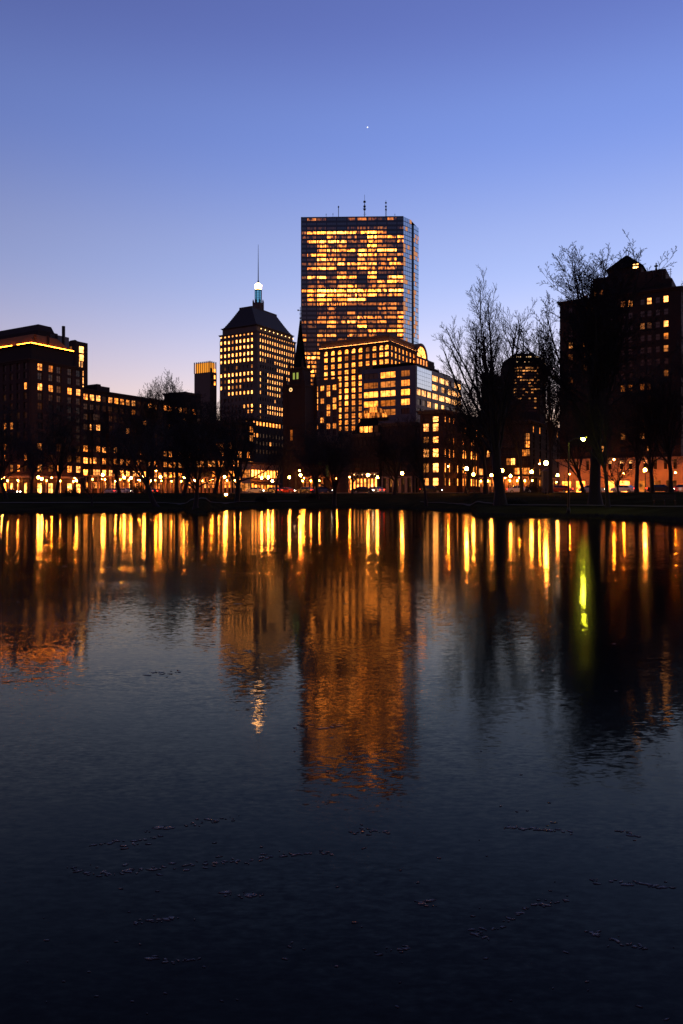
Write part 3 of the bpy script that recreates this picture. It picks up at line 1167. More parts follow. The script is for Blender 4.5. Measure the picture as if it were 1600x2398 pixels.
# ------------------------------------------------------------------ the church with its spire
def build_church():
    D = 223
    K = pt(685, D)
    c = along(along(K, V, 0), U, 4.2)
    root = thing('church', 'dark brownstone church with slender spire and small lit clock', 'church', (c[0], c[1], 2.2), BUILD_GROUP)
    def sq(w): return [(c[0] + V[0] * a * w / 2 + U[0] * b * w / 2, c[1] + V[1] * a * w / 2 + U[1] * b * w / 2) for a, b in ((-1, -1), (1, -1), (1, 1), (-1, 1))]
    zb, zc_, zs = wz(898, D), wz(858, D), wz(748, c[1])
    t = MB()
    t.prism(sq(6.6), 1.5, zb)
    t.prism(sq(7.1), zb - 0.8, zb - 0.1)
    t.prism(sq(7.1), wz(1000, D), wz(996, D))
    for a, b in ((-1, -1), (1, -1), (1, 1), (-1, 1)):
        p = (c[0] + V[0] * a * 3.3 + U[0] * b * 3.3, c[1] + V[1] * a * 3.3 + U[1] * b * 3.3)
        t.prism([(p[0] + x, p[1] + y) for x, y in ((-.6, -.6), (.6, -.6), (.6, .6), (-.6, .6))], 1.5, zb + 0.6)
    t.build('tower', 'brownstone', root)
    b = MB()
    b.prism(sq(4.7), zb, zc_)
    b.prism(sq(5.3), zc_ - 0.6, zc_)
    b.build('belfry', 'brownstone', root)
    for a, q in ((-1, -1), (1, -1), (1, 1), (-1, 1)):
        p = (c[0] + V[0] * a * 2.3 + U[0] * q * 2.3, c[1] + V[1] * a * 2.3 + U[1] * q * 2.3)
        m = MB()
        m.ring(p, 0.34, zc_, zc_ + 1.2, 6)
        m.ring(p, 0.34, zc_ + 1.2, zc_ + 3.0, 6, 0.03)
        m.build('pinnacle', 'brownstone', root)
        p = (c[0] + V[0] * a * 3.3 + U[0] * q * 3.3, c[1] + V[1] * a * 3.3 + U[1] * q * 3.3)
        m = MB()
        m.ring(p, 0.5, zb, zb + 1.6, 6)
        m.ring(p, 0.5, zb + 1.6, zb + 4.2, 6, 0.03)
        m.build('pinnacle', 'brownstone', root)
    s = MB()
    s.ring(c, 2.0, zc_, zs, 8, 0.12)
    s.build('spire', 'slate', root)
    m = MB()
    ztip = wz(718.5, c[1])
    m.bar((c[0], c[1], zs - 0.5), (c[0], c[1], ztip), 0.10, 5)
    m.sphere((c[0], c[1], zs + 0.4), 0.28, 0, 6, 8)
    zz = zs + (ztip - zs) * 0.72
    m.bar((c[0] - 0.75, c[1], zz), (c[0] + 0.5, c[1], zz), 0.08, 4)
    m.bar((c[0] - 0.3, c[1], zz - 1.1), (c[0] + 0.3, c[1], zz - 1.1), 0.07, 4)
    m.box(c[0] - 0.85, c[0] - 0.45, c[1] - 0.04, c[1] + 0.04, zz - 0.2, zz + 0.25)
    m.build('weather_vane', 'mast_metal', root)
    face0 = sq(4.7)[0]
    for sx in (1.65, 2.95):
        m = MB()
        m.slab(face0, V, sx - 0.32, sx + 0.32, 0.01, 0.08, wz(886, D), wz(871, D))
        m.build('louvre_window', 'belfry_light', root)
    # clock on the tower's front
    p0 = sq(6.6)[0]
    n = (V[1], -V[0])
    cc = along(along(p0, V, 2.2), n, 0.12)
    zc = wz(911.5, D)
    def disc(r0, r1, mat, nm, o):
        mm = MB()
        k = 20
        for j in range(k):
            a0, a1 = 2 * math.pi * j / k, 2 * math.pi * (j + 1) / k
            pp = lambda r, a: (cc[0] + n[0] * o + V[0] * r * math.cos(a), cc[1] + n[1] * o + V[1] * r * math.cos(a), zc + r * math.sin(a))
            if r0: mm.face([pp(r0, a0), pp(r1, a0), pp(r1, a1), pp(r0, a1)])
            else: mm.face([pp(0, 0), pp(r1, a0), pp(r1, a1)])
        return mm.build(nm, mat, root)
    disc(0, 0.75, 'frame', 'clock_face', 0.0)
    disc(0.28, 0.60, 'clock_light', 'clock_ring', 0.03)
    # tall tower window, nave and roof
    m = MB()
    m.slab(p0, V, 2.0, 2.75, 0.01, 0.1, wz(1031, D), wz(1006, D))
    lw = m.build('lancet_window', 'room_window', root)
    lw.color = (0.22, 0.0, 0.3, 1)
    nv = MB()
    a0 = along(along(c, V, 3.6), U, -1.0)
    a1 = along(a0, V, 7.5)
    b0, b1 = along(a0, U, 30), along(a1, U, 30)
    ze, zr = wz(1078, D), wz(1046, D)
    mid0, mid1 = along(a0, V, 3.75), along(b0, V, 3.75)
    nv.prism([a0, a1, b1, b0], 1.5, ze)
    nv.build('nave', 'brownstone', root)
    rf = MB()
    rf.face([(*a0, ze), (*a1, ze), (*mid0, zr)])
    rf.face([(*b1, ze), (*b0, ze), (*mid1, zr)])
    rf.face([(*a0, ze), (*mid0, zr), (*mid1, zr), (*b0, ze)])
    rf.face([(*a1, ze), (*b1, ze), (*mid1, zr), (*mid0, zr)])
    rf.build('roof', 'slate', root)
    for k in range(3):
        s_ = 1.4 + k * 2.4
        m = MB()
        m.slab(a0, V, s_, s_ + 0.9, 0.01, 0.1, wz(1080, D) - 4.6, wz(1080, D) - (0.6 if k == 1 else 1.4))
        o = m.build('lancet_window', 'belfry_dim' if k else 'room_window', root)
        o.color = (0.1, 0, 0.2, 1)
glow('belfry_dim', (0.5, 0.42, 0.08), 0.10, False)
build_church()

# ------------------------------------------------------------------ left: the hotel with the orange-lit cornice, the row down the street
def build_hotel():
    D = 225
    f = 0.2551
    K, A, R, poly = footprint(70, D, -70, 190)
    root = thing('brick_hotel', 'dark brick hotel with glowing orange hipped cornice at the left edge', 'building', (K[0], K[1], 2.2), BUILD_GROUP)
    lv, lu = dist(A, K), dist(K, R)
    def zc(y): return wz(700 + f * y, D)
    zt = zc(555)
    w = MB()
    w.prism(poly, 1.5, zt)
    ys = [610, 695, 795, 885, 975, 1065, 1155, 1245, 1350, 1450, 1550, 1700]
    rows = [(zc(y) - 1.0, zc(y) + 1.0) for y in ys[:-1]] + [(zc(1780) , zc(1690))]
    cl = even_cols(lv, 9, 1.5)
    cr = px_cols(K, U, [700 * 0 + f * q for q in (362, 462, 535, 635, 715)], 1.75)
    RR = [[0.75, 0.4, 0.06, 0.05, 0], [0.05, 0.07, 0.07, 0.03, 0.05], [0.9, 0.65, 0.12, 0.8, 0.75], [0.06, 0.07, 0.08, 0.05, 0.07], [0.08, 0, 0, 0, 0],
          [0, 0, 0.02, 0, 0.02], [0, 0, 0, 0, 0.03], [0, 0, 0.02, 0, 0], [0.8, 0, 0.2, 0, 0.1], [0.1, 0.1, 0.1, 0.2, 0.3], [0.5, 0.2, 0.9, 0.95, 0.9], [1.2, 0.7, 0.9, 1.2, 1.1]]
    rl = random.Random(12)
    def litl(r, c):
        if r == 2: return 0.8 if c == 8 else 0.0
        if r in (8, 9): return rl.uniform(0.4, 0.9) if rl.random() < 0.4 else 0.0
        if r == 6: return 0.6 if c in (4, 5, 6) else 0
        if r == 10: return rl.uniform(0.3, 0.9) if rl.random() < 0.6 else 0.1
        if r == 11: return rl.uniform(0.5, 1.2)
        return rl.uniform(0.03, 0.08) if rl.random() < 0.5 else 0.0
    facade(root, w, A, K, cl, rows, litl, 'cross', lambda r, c: 'shop_window' if r == 11 else 'sash_window', z1=zt, depth=0.35)
    facade(root, w, K, R, cr, rows, lambda r, c: RR[r][c], 'cross', lambda r, c: 'shop_window' if r == 11 else 'sash_window', z1=zt, depth=0.35)
    w.build('wall', 'brick', root)
    g = MB()
    zg = zc(1640)
    for (p, dd, L) in ((A, V, lv), (K, U, lu)):
        g.slab(p, dd, 0, L + 0.5, 0.42, 0.7, zg, zg + 0.6)
        for i in range(int(L / 5) + 1):
            g.slab(p, dd, min(L - 0.3, i * 5.0), min(L + 0.3, i * 5.0 + 0.6), 0.42, 0.62, 1.5, zg)
            added_wall_lantern(root, p, dd, min(L, i * 5.0 + 0.3), zg - 0.9, 0.62)
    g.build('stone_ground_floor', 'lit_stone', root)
    cornice(root, inset(poly, -0.35), zt + 0.3, 1.0, 0.5, 'brownstone')
    # set-back storey with the lit hipped roof
    sb = inset(poly, 1.8)
    ze = wz(806, D + 2)
    m = MB()
    m.prism(sb, zt + 0.2, ze)
    m.build('setback_storey', 'dark_brick', root)
    gut = MB()
    gut.prism(inset(sb, -0.6), ze, ze + 0.35)
    gut.build('gutter', 'dark_brick', root)
    # strip lights along the eaves; the hipped roof behind catches them
    for (i, j) in ((0, 1), (1, 2)):
        p, q = inset(sb, -0.25)[i], inset(sb, -0.25)[j]
        L = dist(p, q)
        dd = ((q[0] - p[0]) / L, (q[1] - p[1]) / L)
        n = max(3, int(L / 2.2))
        for k in range(n):
            if i == 0 and int(n * 0.74) <= k < int(n * 0.80): continue
            mm = MB()
            mm.slab(p, dd, L * k / n + 0.15, L * (k + 1) / n - 0.15, 0.02, 0.12, ze + 0.36, ze + 0.60)
            mm.build('strip_light', 'cornice_light', root)
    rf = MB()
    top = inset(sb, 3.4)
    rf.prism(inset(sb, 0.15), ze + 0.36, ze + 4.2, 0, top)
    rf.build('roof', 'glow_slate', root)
    for (ff, uu) in ((0.92, 0.1), (0.99, 0.26)):
        p = along(along(A, V, lv * ff - 1), U, 2.5 + lu * uu)
        m = MB()
        m.ring(p, 0.5, ze + 0.8, ze + 3.6, 6)
        m.build('chimney', 'brick', root)
    # dark rooftop blocks behind
    D2 = 262
    k2 = pt(91, D2)
    m = MB()
    q = [along(k2, V, -40), k2, along(k2, U, 8), along(along(k2, V, -40), U, 8)]
    m.prism(q, zt, wz(772, D2))
    q2 = [along(k2, V, -38), along(k2, V, -0.5), along(along(k2, V, -0.5), U, 7), along(along(k2, V, -38), U, 7)]
    m.prism(q2, wz(772, D2), wz(757, D2), 0, inset(q2, 0.8))
    le = reach(k2, U, 117.5)
    m.prism([along(along(k2, U, 8.02), V, -9), along(k2, U, 8.02), along(k2, U, le), along(along(k2, U, le), V, -9)], zt, wz(774, D2 + 6)) if le > 9 else None
    m.build('rooftop_block', 'dark_brick', root)
    m = MB()
    kk = along(k2, U, reach(k2, U, 118))
    le = reach(kk, U, 162)
    m.prism([along(kk, V, -6), kk, along(kk, U, le), along(along(kk, V, -6), U, le)], zt - 3, wz(781, kk[1]))
    m.build('glazed_penthouse', 'grey_panel', root)
    pz = pt(149, 266)
    m = MB()
    m.ring(pz, 0.62, zt, wz(764, 266), 8)
    m.build('flue', 'black_iron', root)
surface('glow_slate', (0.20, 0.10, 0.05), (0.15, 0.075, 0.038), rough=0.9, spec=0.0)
build_hotel()

def build_left_tower():
    D = 300
    K, A, R, poly = footprint(176, D, 140, 203)
    root = thing('brick_tower_block', 'narrow brick tower behind the hotel with two columns of lit windows', 'building', (K[0], K[1], 2.2), BUILD_GROUP)
    zt = wz(798, D)
    w = MB()
    w.prism(poly, 1.5, zt)
    LT = [[1, 1], [0.7, 0.9], [0.9, 0.1], [0.2, 0.5], [0, 0.8], [0, 0.9], [0, 0.5]]
    facade(root, w, K, R, even_cols(dist(K, R), 2, 1.9, 1.8, 1.6), py_rows(D, (816, 835, 852, 870, 889, 908, 926), 2.6), lambda r, c: LT[r][c], 'sash', 'room_window', z1=zt, depth=0.3, pale=0.5)
    facade(root, w, A, K, even_cols(dist(A, K), 2, 1.6), py_rows(D, (816, 835, 852), 2.0), lambda r, c: 0.15, 'sash', 'room_window', z1=zt, depth=0.3)
    w.build('wall', 'brick', root)
    m = MB()
    m.prism(inset(poly, 2), zt, zt + 1.2, 0, inset(poly, 3.2))
    m.build('roof', 'slate', root)
build_left_tower()

def build_row():
    D = 246
    K, A, R, poly = footprint(192, D, 180, 470)
    root = thing('long_brick_row', 'long dark brick apartment row receding along the street with lit top floor', 'building', (K[0], K[1], 2.2), BUILD_GROUP)
    lu = dist(K, R)
    zt = wz(911, D)
    w = MB()
    w.prism(poly, 1.5, zt)
    rows = py_rows(D, (928, 951, 975, 999, 1023, 1050, 1078, 1106, 1136), 1.9)
    rl = random.Random(21)
    P = [0.8, 0.12, 0.1, 0.06, 0.08, 0.6, 0.6, 0.85, 1.0]
    def lit(r, c): return rl.uniform(0.55, 1.1) if rl.random() < P[r] else (rl.uniform(0.0, 0.08))
    facade(root, w, K, R, even_cols(lu, 22, 1.9), rows, lit, 'cross', lambda r, c: 'shop_window' if r >= 7 else 'sash_window', z1=zt, depth=0.35)
    # projecting brick bays
    for (p0, p1) in ((212, 226), (246, 268), (303, 320), (352, 372)):
        s0, s1 = reach(K, U, p0), reach(K, U, p1)
        z = wz(957, D)
        b = MB()
        b.slab(K, U, s0, s1, 0.42, 1.5, 1.5, z)
        q = along(along(K, U, s0), (U[1], -U[0]), 1.5)
        facade(root, b, q, along(q, U, s1 - s0), even_cols(s1 - s0, 2, 1.5), py_rows(D, (975, 999, 1023, 1050, 1078, 1106, 1136), 1.9),
               lambda r, c: rl.uniform(0.6, 1.1) if rl.random() < (0.0, 0.05, 0.0, 0.3, 0.5, 0.8, 0.95)[r] else rl.uniform(0.02, 0.09), 'cross', 'sash_window', z1=z, depth=0.2)
        b.build('bay', 'brick', root)
    w.build('wall', 'dark_brick', root)
    g = MB()
    zg = wz(1116, D)
    g.slab(K, U, 0, lu, 0.42, 1.9, zg, zg + 0.5)
    for i in range(23):
        s = lu * i / 22
        g.slab(K, U, max(0, s - 0.45), s + 0.45, 0.42, 1.8, 1.5, zg)
        if i % 2 == 1:
            added_wall_lantern(root, K, U, s, zg - 0.9, 1.8)
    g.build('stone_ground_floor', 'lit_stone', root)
    cornice(root, inset(poly, -0.35), zt + 0.3, 0.8, 0.5, 'dark_brick')
    pr = MB()
    s = reach(K, U, 232)
    e = reach(K, U, 262)
    pr.slab(K, U, s, e, -8, -1.0, zt, wz(904, D + 8))
    pr.slab(K, U, s + 1, e - 3, -7, -2, wz(904, D + 8), wz(899, D + 8))
    pr.build('rooftop_plant_room', 'dark_brick', root)
build_row()

simple_block('dark_block', 'plain dark block at the end of the long brick row', 432, 345, 386, 468, 919, (950, 975, 1000, 1025, 1050), 2.0, 4, 4, 1.4,
             prob(2, 0.1, 0.2, 0.5), prob(3, 0.15, 0.3, 0.7))
simple_block('low_brick_block', 'dark low brick building beneath the beacon tower with a few lit windows', 545, 255, 442, 592, 985, (1000, 1022, 1043, 1063, 1085, 1110, 1135), 2.0, 11, 7, 1.7,
             prob(41, [0, 0, 0.14, 0.22, 0.3, 0.5, 0.75], 0.5, 1.0, 0.05), prob(42, [0.05, 0.1, 0.15, 0.3, 0.35, 0.5, 0.6], 0.5, 1.0, 0.05), wallmat='dark_brick', style='cross')
simple_block('flat_roofed_block', 'dark building in front of the beacon tower with one row of small lit windows', 590, 330, 560, 672, 979, (990, 1018, 1036, 1056), 1.7, 5, 11, 1.5,
             prob(51, [0.2, 0.1, 0, 0], 0.3, 0.6), lambda r, c: (0.85 if r == 0 and c < 9 else (0.7 if (r, c) in ((1, 0), (1, 1), (2, 5)) else 0.0)), style='plain', mat='room_window')

def build_shop():
    D = 225
    K, A, R, poly = footprint(587, D, 568, 652)
    root = thing('corner_shop', 'low shop building with a band of bright yellow upper windows', 'shop', (K[0], K[1], 2.2), BUILD_GROUP)
    zt = wz(1084, D)
    w = MB()
    w.prism(poly, 1.5, zt)
    lu = dist(K, R)
    rows = [(wz(1118, D), wz(1100, D)), (wz(1150, D), wz(1132, D))]
    facade(root, w, K, R, even_cols(lu, 9, lu / 9 - 0.35), rows, lambda r, c: (1.1 if c < 5 else 0.75) if r == 0 else RND.uniform(0.3, 0.9), 'plain', 'shop_window', z1=zt, depth=0.25, pale=0.1)
    facade(root, w, A, K, even_cols(dist(A, K), 2, 1.6), rows, lambda r, c: 0.25, 'cross', 'shop_window', z1=zt, depth=0.25)
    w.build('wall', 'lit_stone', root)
    cornice(root, inset(poly, -0.25), zt + 0.3, 0.6, 0.4)
    m = MB()
    m.prism(inset(poly, 0.5), zt, zt + 0.4)
    m.build('roof', 'slate', root)
    aw = MB()
    n = (U[1], -U[0])
    a, b = along(K, n, 0.3), along(R, n, 0.3)
    a2, b2 = along(K, n, 1.6), along(R, n, 1.6)
    z = wz(1127, D)
    aw.face([(*a, z), (*b, z), (*b2, z - 0.8), (*a2, z - 0.8)])
    aw.face([(*a2, z - 0.8), (*b2, z - 0.8), (*b2, z - 1.1), (*a2, z - 1.1)])
    aw.build('awning', 'brick', root)
build_shop()

simple_block('red_brick_house', 'low orange-lit brick house beside the church tower', 742, 218, 712, 800, 1092, (1104, 1122, 1140), 1.7, 3, 6, 1.5,
             prob(61, 0.2, 0.1, 0.4), prob(62, [0.1, 0.3, 0.6], 0.2, 0.7), wallmat='brick')

def build_mansard():
    D = 205
    root, K, A, R, poly, zt = simple_block('mansard_brownstone', 'brownstone with mansard roof above the glowing shopfront', 888, D, 822, 905, 1016, (1036, 1062, 1086), 2.0, 7, 3, 1.2,
                                           prob(71, 0.0, 0.1, 0.2, 0.03), prob(72, 0.0, 0.1, 0.2, 0.02), wallmat='brownstone')
    zr = wz(976, D)
    m = MB()
    m.prism(inset(poly, 0.2), zt + 0.3, zr, 0, inset(poly, 2.2))
    m.build('mansard_roof', 'slate', root)
    for i, px in enumerate((847, 857, 868, 881)):
        s = reach(A, V, px)
        d = MB()
        d.slab(A, V, s - 0.75, s + 0.75, -2.2, -0.1, zt + 0.3, zt + 2.5)
        d.build('dormer', 'brownstone', root)
        put_window(root, A, V, s, zt + 0.6, 1.15, 1.6, 'plain', 'sash_window', (0.9, 1.3, 0.8, 0.05)[i], 0.1, out=-0.08)
    # shopfront
    sh = MB()
    z0, z1 = wz(1152, D), wz(1112, D)
    L = dist(A, K)
    sh.slab(A, V, 0, L, 0.36, 1.2, z0 - 0.8, z0 + 0.6)
    sh.slab(A, V, 0, L, 0.36, 1.2, z1, z1 + 0.7)
    for i in range(9):
        sh.slab(A, V, L * i / 8 - 0.12, L * i / 8 + 0.12, 0.36, 1.25, z0 - 0.8, z1 + 0.1)
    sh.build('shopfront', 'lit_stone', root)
    for i in range(8):
        for (a, b) in ((0.62, 2.3), (2.4, 3.6)):
            put_window(root, A, V, L * (i + 0.5) / 8, z0 + a, L / 8 - 0.3, b - a, 'plain', 'shop_window', RND.uniform(0.5, 1.15), RND.uniform(0, 0.25), out=0.5)
    for i in range(7):
        m = MB()
        p = along(along(A, V, L * (i + 0.5) / 7), (V[1], -V[0]), 1.5)
        m.sphere((p[0], p[1], z1 + 0.1), 0.1, 0, 5, 6)
        m.build('shop_lamp', 'sill_light', root)
build_mansard()

simple_block('dark_townhouse', 'unlit dark townhouse between the mansard brownstone and the lit bay-fronted building', 968, 200, 896, 984, 990, (1012, 1040, 1068, 1096, 1130), 2.2, 5, 2, 1.2,
             prob(81, 0.0, 0, 0.1, 0.02), prob(82, 0.0, 0, 0.1, 0.02), wallmat='brownstone')

def build_bay_house():
    D = 186
    f = 0.2806
    K, A, R, poly = footprint(1036, D, 986, 1118)
    root = thing('bay_fronted_building', 'brick corner building with tall bright yellow windows on five floors', 'building', (K[0], K[1], 2.2), BUILD_GROUP)
    zt = wz(962, D)
    w = MB()
    w.prism(poly, 1.5, zt)
    ys = [981, 1000, 1029, 1060, 1095, 1128]
    hs = [1.3, 1.9, 1.5, 2.0, 2.2, 1.8]
    rows = [(wz(y, D) - h / 2, wz(y, D) + h / 2) for y, h in zip(ys, hs)]
    cl = [(reach(A, V, 997) - .5, reach(A, V, 1003) + .3), (reach(A, V, 1015), reach(A, V, 1028))]
    LL = [[0, 1.1], [0.9, 1.0], [0.5, 1.2], [0.9, 1.2], [0.3, 1.2], [0.5, 0.9]]
    facade(root, w, A, K, cl, rows, lambda r, c: LL[r][c], 'sash', 'room_window', z1=zt, depth=0.35, pale=0.35)
    rl = random.Random(4)
    lu = dist(K, R)
    facade(root, w, K, R, even_cols(lu, 9, 1.25), rows, lambda r, c: rl.uniform(0.5, 1.05) if rl.random() < (0.5, 0.8, 0.6, 0.75, 0.7, 0.8)[r] else 0.04, 'cross', 'room_window', z1=zt, depth=0.35, pale=0.15)
    w.build('wall', 'brick', root)
    for s0 in (lu * 0.38, lu * 0.62):
        b = MB()
        b.slab(K, U, s0, s0 + 3.2, 0.42, 1.4, 1.5, wz(1016, D))
        q = along(along(K, U, s0), (U[1], -U[0]), 1.4)
        facade(root, b, q, along(q, U, 3.2), even_cols(3.2, 2, 1.1), rows[2:], lambda r, c: rl.uniform(0.6, 1.1), 'sash', 'room_window', z1=wz(1016, D), depth=0.2, pale=0.1)
        b.build('bay', 'brick', root)
    cornice(root, inset(poly, -0.35), zt + 0.3, 0.9, 0.6)
    m = MB()
    m.prism(inset(poly, 0.5), zt + 0.2, zt + 0.5)
    m.build('roof', 'slate', root)
build_bay_house()

simple_block('silhouette_tower', 'plain dark office block in silhouette behind the tall bare tree', 1150, 480, 1127.6, 1177.5, 872, (890, 910, 930), 2.0, 4, 4, 1.6,
             prob(91, 0.02, 0.1, 0.3), prob(92, 0.05, 0.2, 0.5), corn=0)

def build_far_tower():
    D = 950
    K = pt(1235, D)
    root = thing('round_topped_tower', 'distant dark tower with lights round its stepped crown and thin mast', 'skyscraper', (K[0], K[1], 2.2), BUILD_GROUP)
    x0, x1, x2, x3 = wx(1188, D), wx(1203, D), wx(1264, D), wx(1283, D)
    z1 = wz(852, D)
    w = MB()
    poly = [(x0, D + 10), (x1, D), (x2, D), (x3, D + 10), (x3, D + 40), (x0, D + 40)]
    w.prism(poly, 1.5, z1)
    fl = random.Random(8)
    ys = [861 + 7.2 * i for i in range(15)]
    L = x2 - x1
    P0, P1 = (x1, D), (x2, D)
    rows = [(wz(y, D) - 0.9, wz(y, D) + 0.9) for y in ys]
    facade(root, w, P0, P1, even_cols(L, 9, 2.8), rows, lambda r, c: fl.uniform(0.15, 0.6) if fl.random() < (0.55 if r in (0, 1, 2, 4, 7) else 0.2) else 0.0, 'plain', 'room_window', z1=z1, depth=0.3, pale=0.5)
    facade(root, w, P1, poly[3], even_cols(dist(P1, poly[3]), 2, 2.4), rows, lambda r, c: 0.25 if fl.random() < 0.15 else 0, 'plain', 'room_window', z1=z1, depth=0.3)
    w.build('wall', 'dark_brick', root)
    c1 = MB()
    t1 = inset(poly, 1.5)
    c1.prism(t1, z1, wz(838, D))
    c1.prism(inset(poly, 5.5), wz(838, D), wz(829, D), 0, inset(poly, 8))
    c1.prism(inset(poly, 9), wz(829, D), wz(823, D), 0, inset(poly, 13))
    c1.build('crown', 'slate', root)
    for i in range(15):
        px = 1199 + i * 4.6
        for py, sz in ((834, 0.55), (847, 0.4)):
            if fl.random() < (0.85 if py == 834 else 0.4):
                m = MB()
                m.box(wx(px, D) - 1.0, wx(px, D) + 0.6, D + (4.6 if py == 834 else 1.2) , D + (5.0 if py == 834 else 1.48), wz(py, D) - sz, wz(py, D) + sz)
                m.build('crown_lamp', 'crown_lamp', root)
    for i in range(6):
        m = MB()
        px, py = 1266 + i * 3.2, 832 + i * 3.4
        m.box(wx(px, D) - 1.1, wx(px, D) + 1.1, D - 0.5 + i * 2, D + i * 2, wz(py, D) - 0.5, wz(py, D) + 0.5)
        m.build('crown_lamp', 'crown_lamp', root)
    m = MB()
    m.bar((K[0], D + 20, wz(826, D)), (K[0], D + 20, wz(790, D)), 0.9, 6, r1=0.6)
    m.bar((K[0], D + 20, wz(790, D)), (K[0], D + 20, wz(761, D)), 0.5, 6, r1=0.2)
    m.build('mast', 'mast_metal', root)
glow('crown_lamp', (1.0, 0.62, 0.3), 1.6, False)
build_far_tower()

simple_block('side_street_row', 'dark brick row behind the bare trees, shopfronts lit at street level', 1240, 232, 1112, 1345, 985, (1003, 1022, 1040, 1060, 1080, 1103, 1131), 2.0, 15, 8, 1.5,
             prob(101, [0.08, 0.08, 0.12, 0.10, 0.3, 0.6, 0.85], 0.35, 1.1, 0.03), prob(102, [0.2, 0.1, 0.15, 0.2, 0.2, 0.4, 0.8], 0.35, 0.9, 0.03), wallmat='dark_brick', style='cross')

# ------------------------------------------------------------------ right: the big hotel with a pyramid-roofed penthouse
def build_right_hotel():
    D = 181
    f = 0.2168
    K, A, R, poly = footprint(1592, D, 1312, 1660)
    root = thing('garden_hotel', 'tall dark stone hotel with tiered penthouse and pyramid roof', 'building', (K[0], K[1], 2.2), BUILD_GROUP)
    lv, lu = dist(A, K), dist(K, R)
    zt = wz(674, D)
    w = MB()
    w.prism(poly, 1.5, zt)
    Dm = 187
    colpx = [1260 + f * q for q in (355, 515, 590, 700, 790, 920, 1000, 1130, 1205, 1295, 1385)]
    cl = px_cols(A, V, colpx, 1.0)
    ys = [540 + f * (745 + 133 * i) for i in range(15)]
    rows = [(wz(y, 183) - 0.75, wz(y, 183) + 0.75) for y in ys]
    LIT = {(0, 5): 0.35, (0, 6): 1.0, (0, 8): 0.9, (0, 10): 1.3, (0, 1): 0.25, (0, 2): 0.45, (2, 10): 1.0, (2, 7): 0.3, (2, 8): 0.15, (3, 0): 0.8, (3, 1): 0.8, (3, 10): 0.6,
           (4, 10): 0.45, (4, 0): 0.25, (4, 1): 0.35, (4, 2): 0.2, (5, 1): 0.35, (5, 2): 0.4, (6, 10): 0.35, (6, 0): 0.25, (7, 0): 0.2, (7, 5): 0.7, (7, 6): 0.5, (7, 7): 0.4, (7, 8): 0.3,
           (8, 2): 0.4, (8, 8): 0.2, (9, 8): 0.3, (10, 7): 0.5, (11, 7): 0.6, (12, 3): 0.7, (12, 8): 0.4, (11, 5): 0.4, (13, 4): 0.6, (13, 7): 0.8}
    facade(root, w, A, K, cl, rows, lambda r, c: LIT.get((r, c), 0.0) * 0.85, 'sash', 'sash_window', z1=zt, z0=wz(1072, Dm), depth=0.3)
    facade(root, w, K, R, even_cols(lu, 5, 1.3), rows, lambda r, c: 0.0, 'sash', 'sash_window', z1=zt, z0=wz(1072, D), depth=0.3)
    w.build('wall', 'dark_brick', root)
    # pale stone base, lit by the added street lamps in front
    b = MB()
    zb = wz(1075, Dm)
    px_b = (1352, 1378, 1404, 1430, 1457, 1478, 1512, 1536, 1560, 1582)
    cb = px_cols(A, V, px_b, 0.8)
    facade(root, b, A, K, cb, [(wz(1100, Dm), wz(1078, Dm))], lambda r, c: (0.9 if c in (4, 5) else (0.6 if c in (3, 6) else 0.1)), 'arch', 'sash_window', z1=zb, z0=wz(1103, Dm), depth=0.8, pale=1.0)
    cs = even_cols(lv, 8, 2.4)
    facade(root, b, A, K, cs, [(wz(1152, Dm), wz(1126, Dm))], lambda r, c: (0.8, 0.9, 0.25, 0.7, 0.9, 0.2, 0.12, 0.05)[c], 'plain', 'shop_window', z1=wz(1103, Dm) - 0.02, z0=1.5, depth=0.85, pale=0.1)
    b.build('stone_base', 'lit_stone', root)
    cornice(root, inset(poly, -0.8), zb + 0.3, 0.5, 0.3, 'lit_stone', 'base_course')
    cornice(root, inset(poly, -0.3), zt + 0.3, 0.7, 0.45, 'brownstone')
    # penthouse tiers
    def tier(px0, px1, ytop, zlo, ins, nm, mat='dark_brick', deep=None):
        s0, s1 = reach(A, V, px0), reach(A, V, px1)
        q0 = along(along(A, V, s0), U, ins)
        q1 = along(along(A, V, s1), U, ins)
        depth_ = deep or max(6, lu - 2 * ins)
        pl = [q0, q1, along(q1, U, depth_), along(q0, U, depth_)]
        zz = wz(ytop, 0.5 * (q0[1] + q1[1]))
        m = MB()
        m.prism(pl, zlo, zz)
        m.build(nm, mat, root)
        return pl, zz
    p1, z1_ = tier(1378, 1572, 664, zt + 0.2, 1.5, 'penthouse_tier')
    p2, z2_ = tier(1384, 1556, 641, z1_, 2.5, 'penthouse_tier', 'brownstone')
    p3, z3_ = tier(1418, 1498, 628, z2_, 2.8, 'penthouse_tier', deep=6.5)
    m = MB()
    c = ((p3[0][0] + p3[2][0]) / 2, (p3[0][1] + p3[2][1]) / 2)
    zp = wz(599, c[1])
    m.prism(inset(p3, -0.5), z3_, zp, 0, [(c[0] + (q[0] - c[0]) * 0.07, c[1] + (q[1] - c[1]) * 0.07) for q in p3])
    m.build('pyramid_roof', 'slate', root)
    m = MB()
    m.ring((c[0] - 0.15, c[1]), 0.09, zp - 0.1, zp + 1.5, 5)
    m.ring((c[0] + 0.5, c[1]), 0.09, zp - 0.4, zp + 1.2, 5)
    m.build('finial', 'mast_metal', root)
    m = MB()
    e = along(p2[1], V, -2.2)
    m.ring(e, 0.3, z2_, z2_ + 0.8, 6, 0.16)
    m.ring(e, 0.5, z2_ + 0.8, z2_ + 1.05, 6)
    m.ring(e, 0.15, z2_ + 1.05, z2_ + 1.7, 5)
    m.build('urn_finial', 'brownstone', root)
    m = MB()
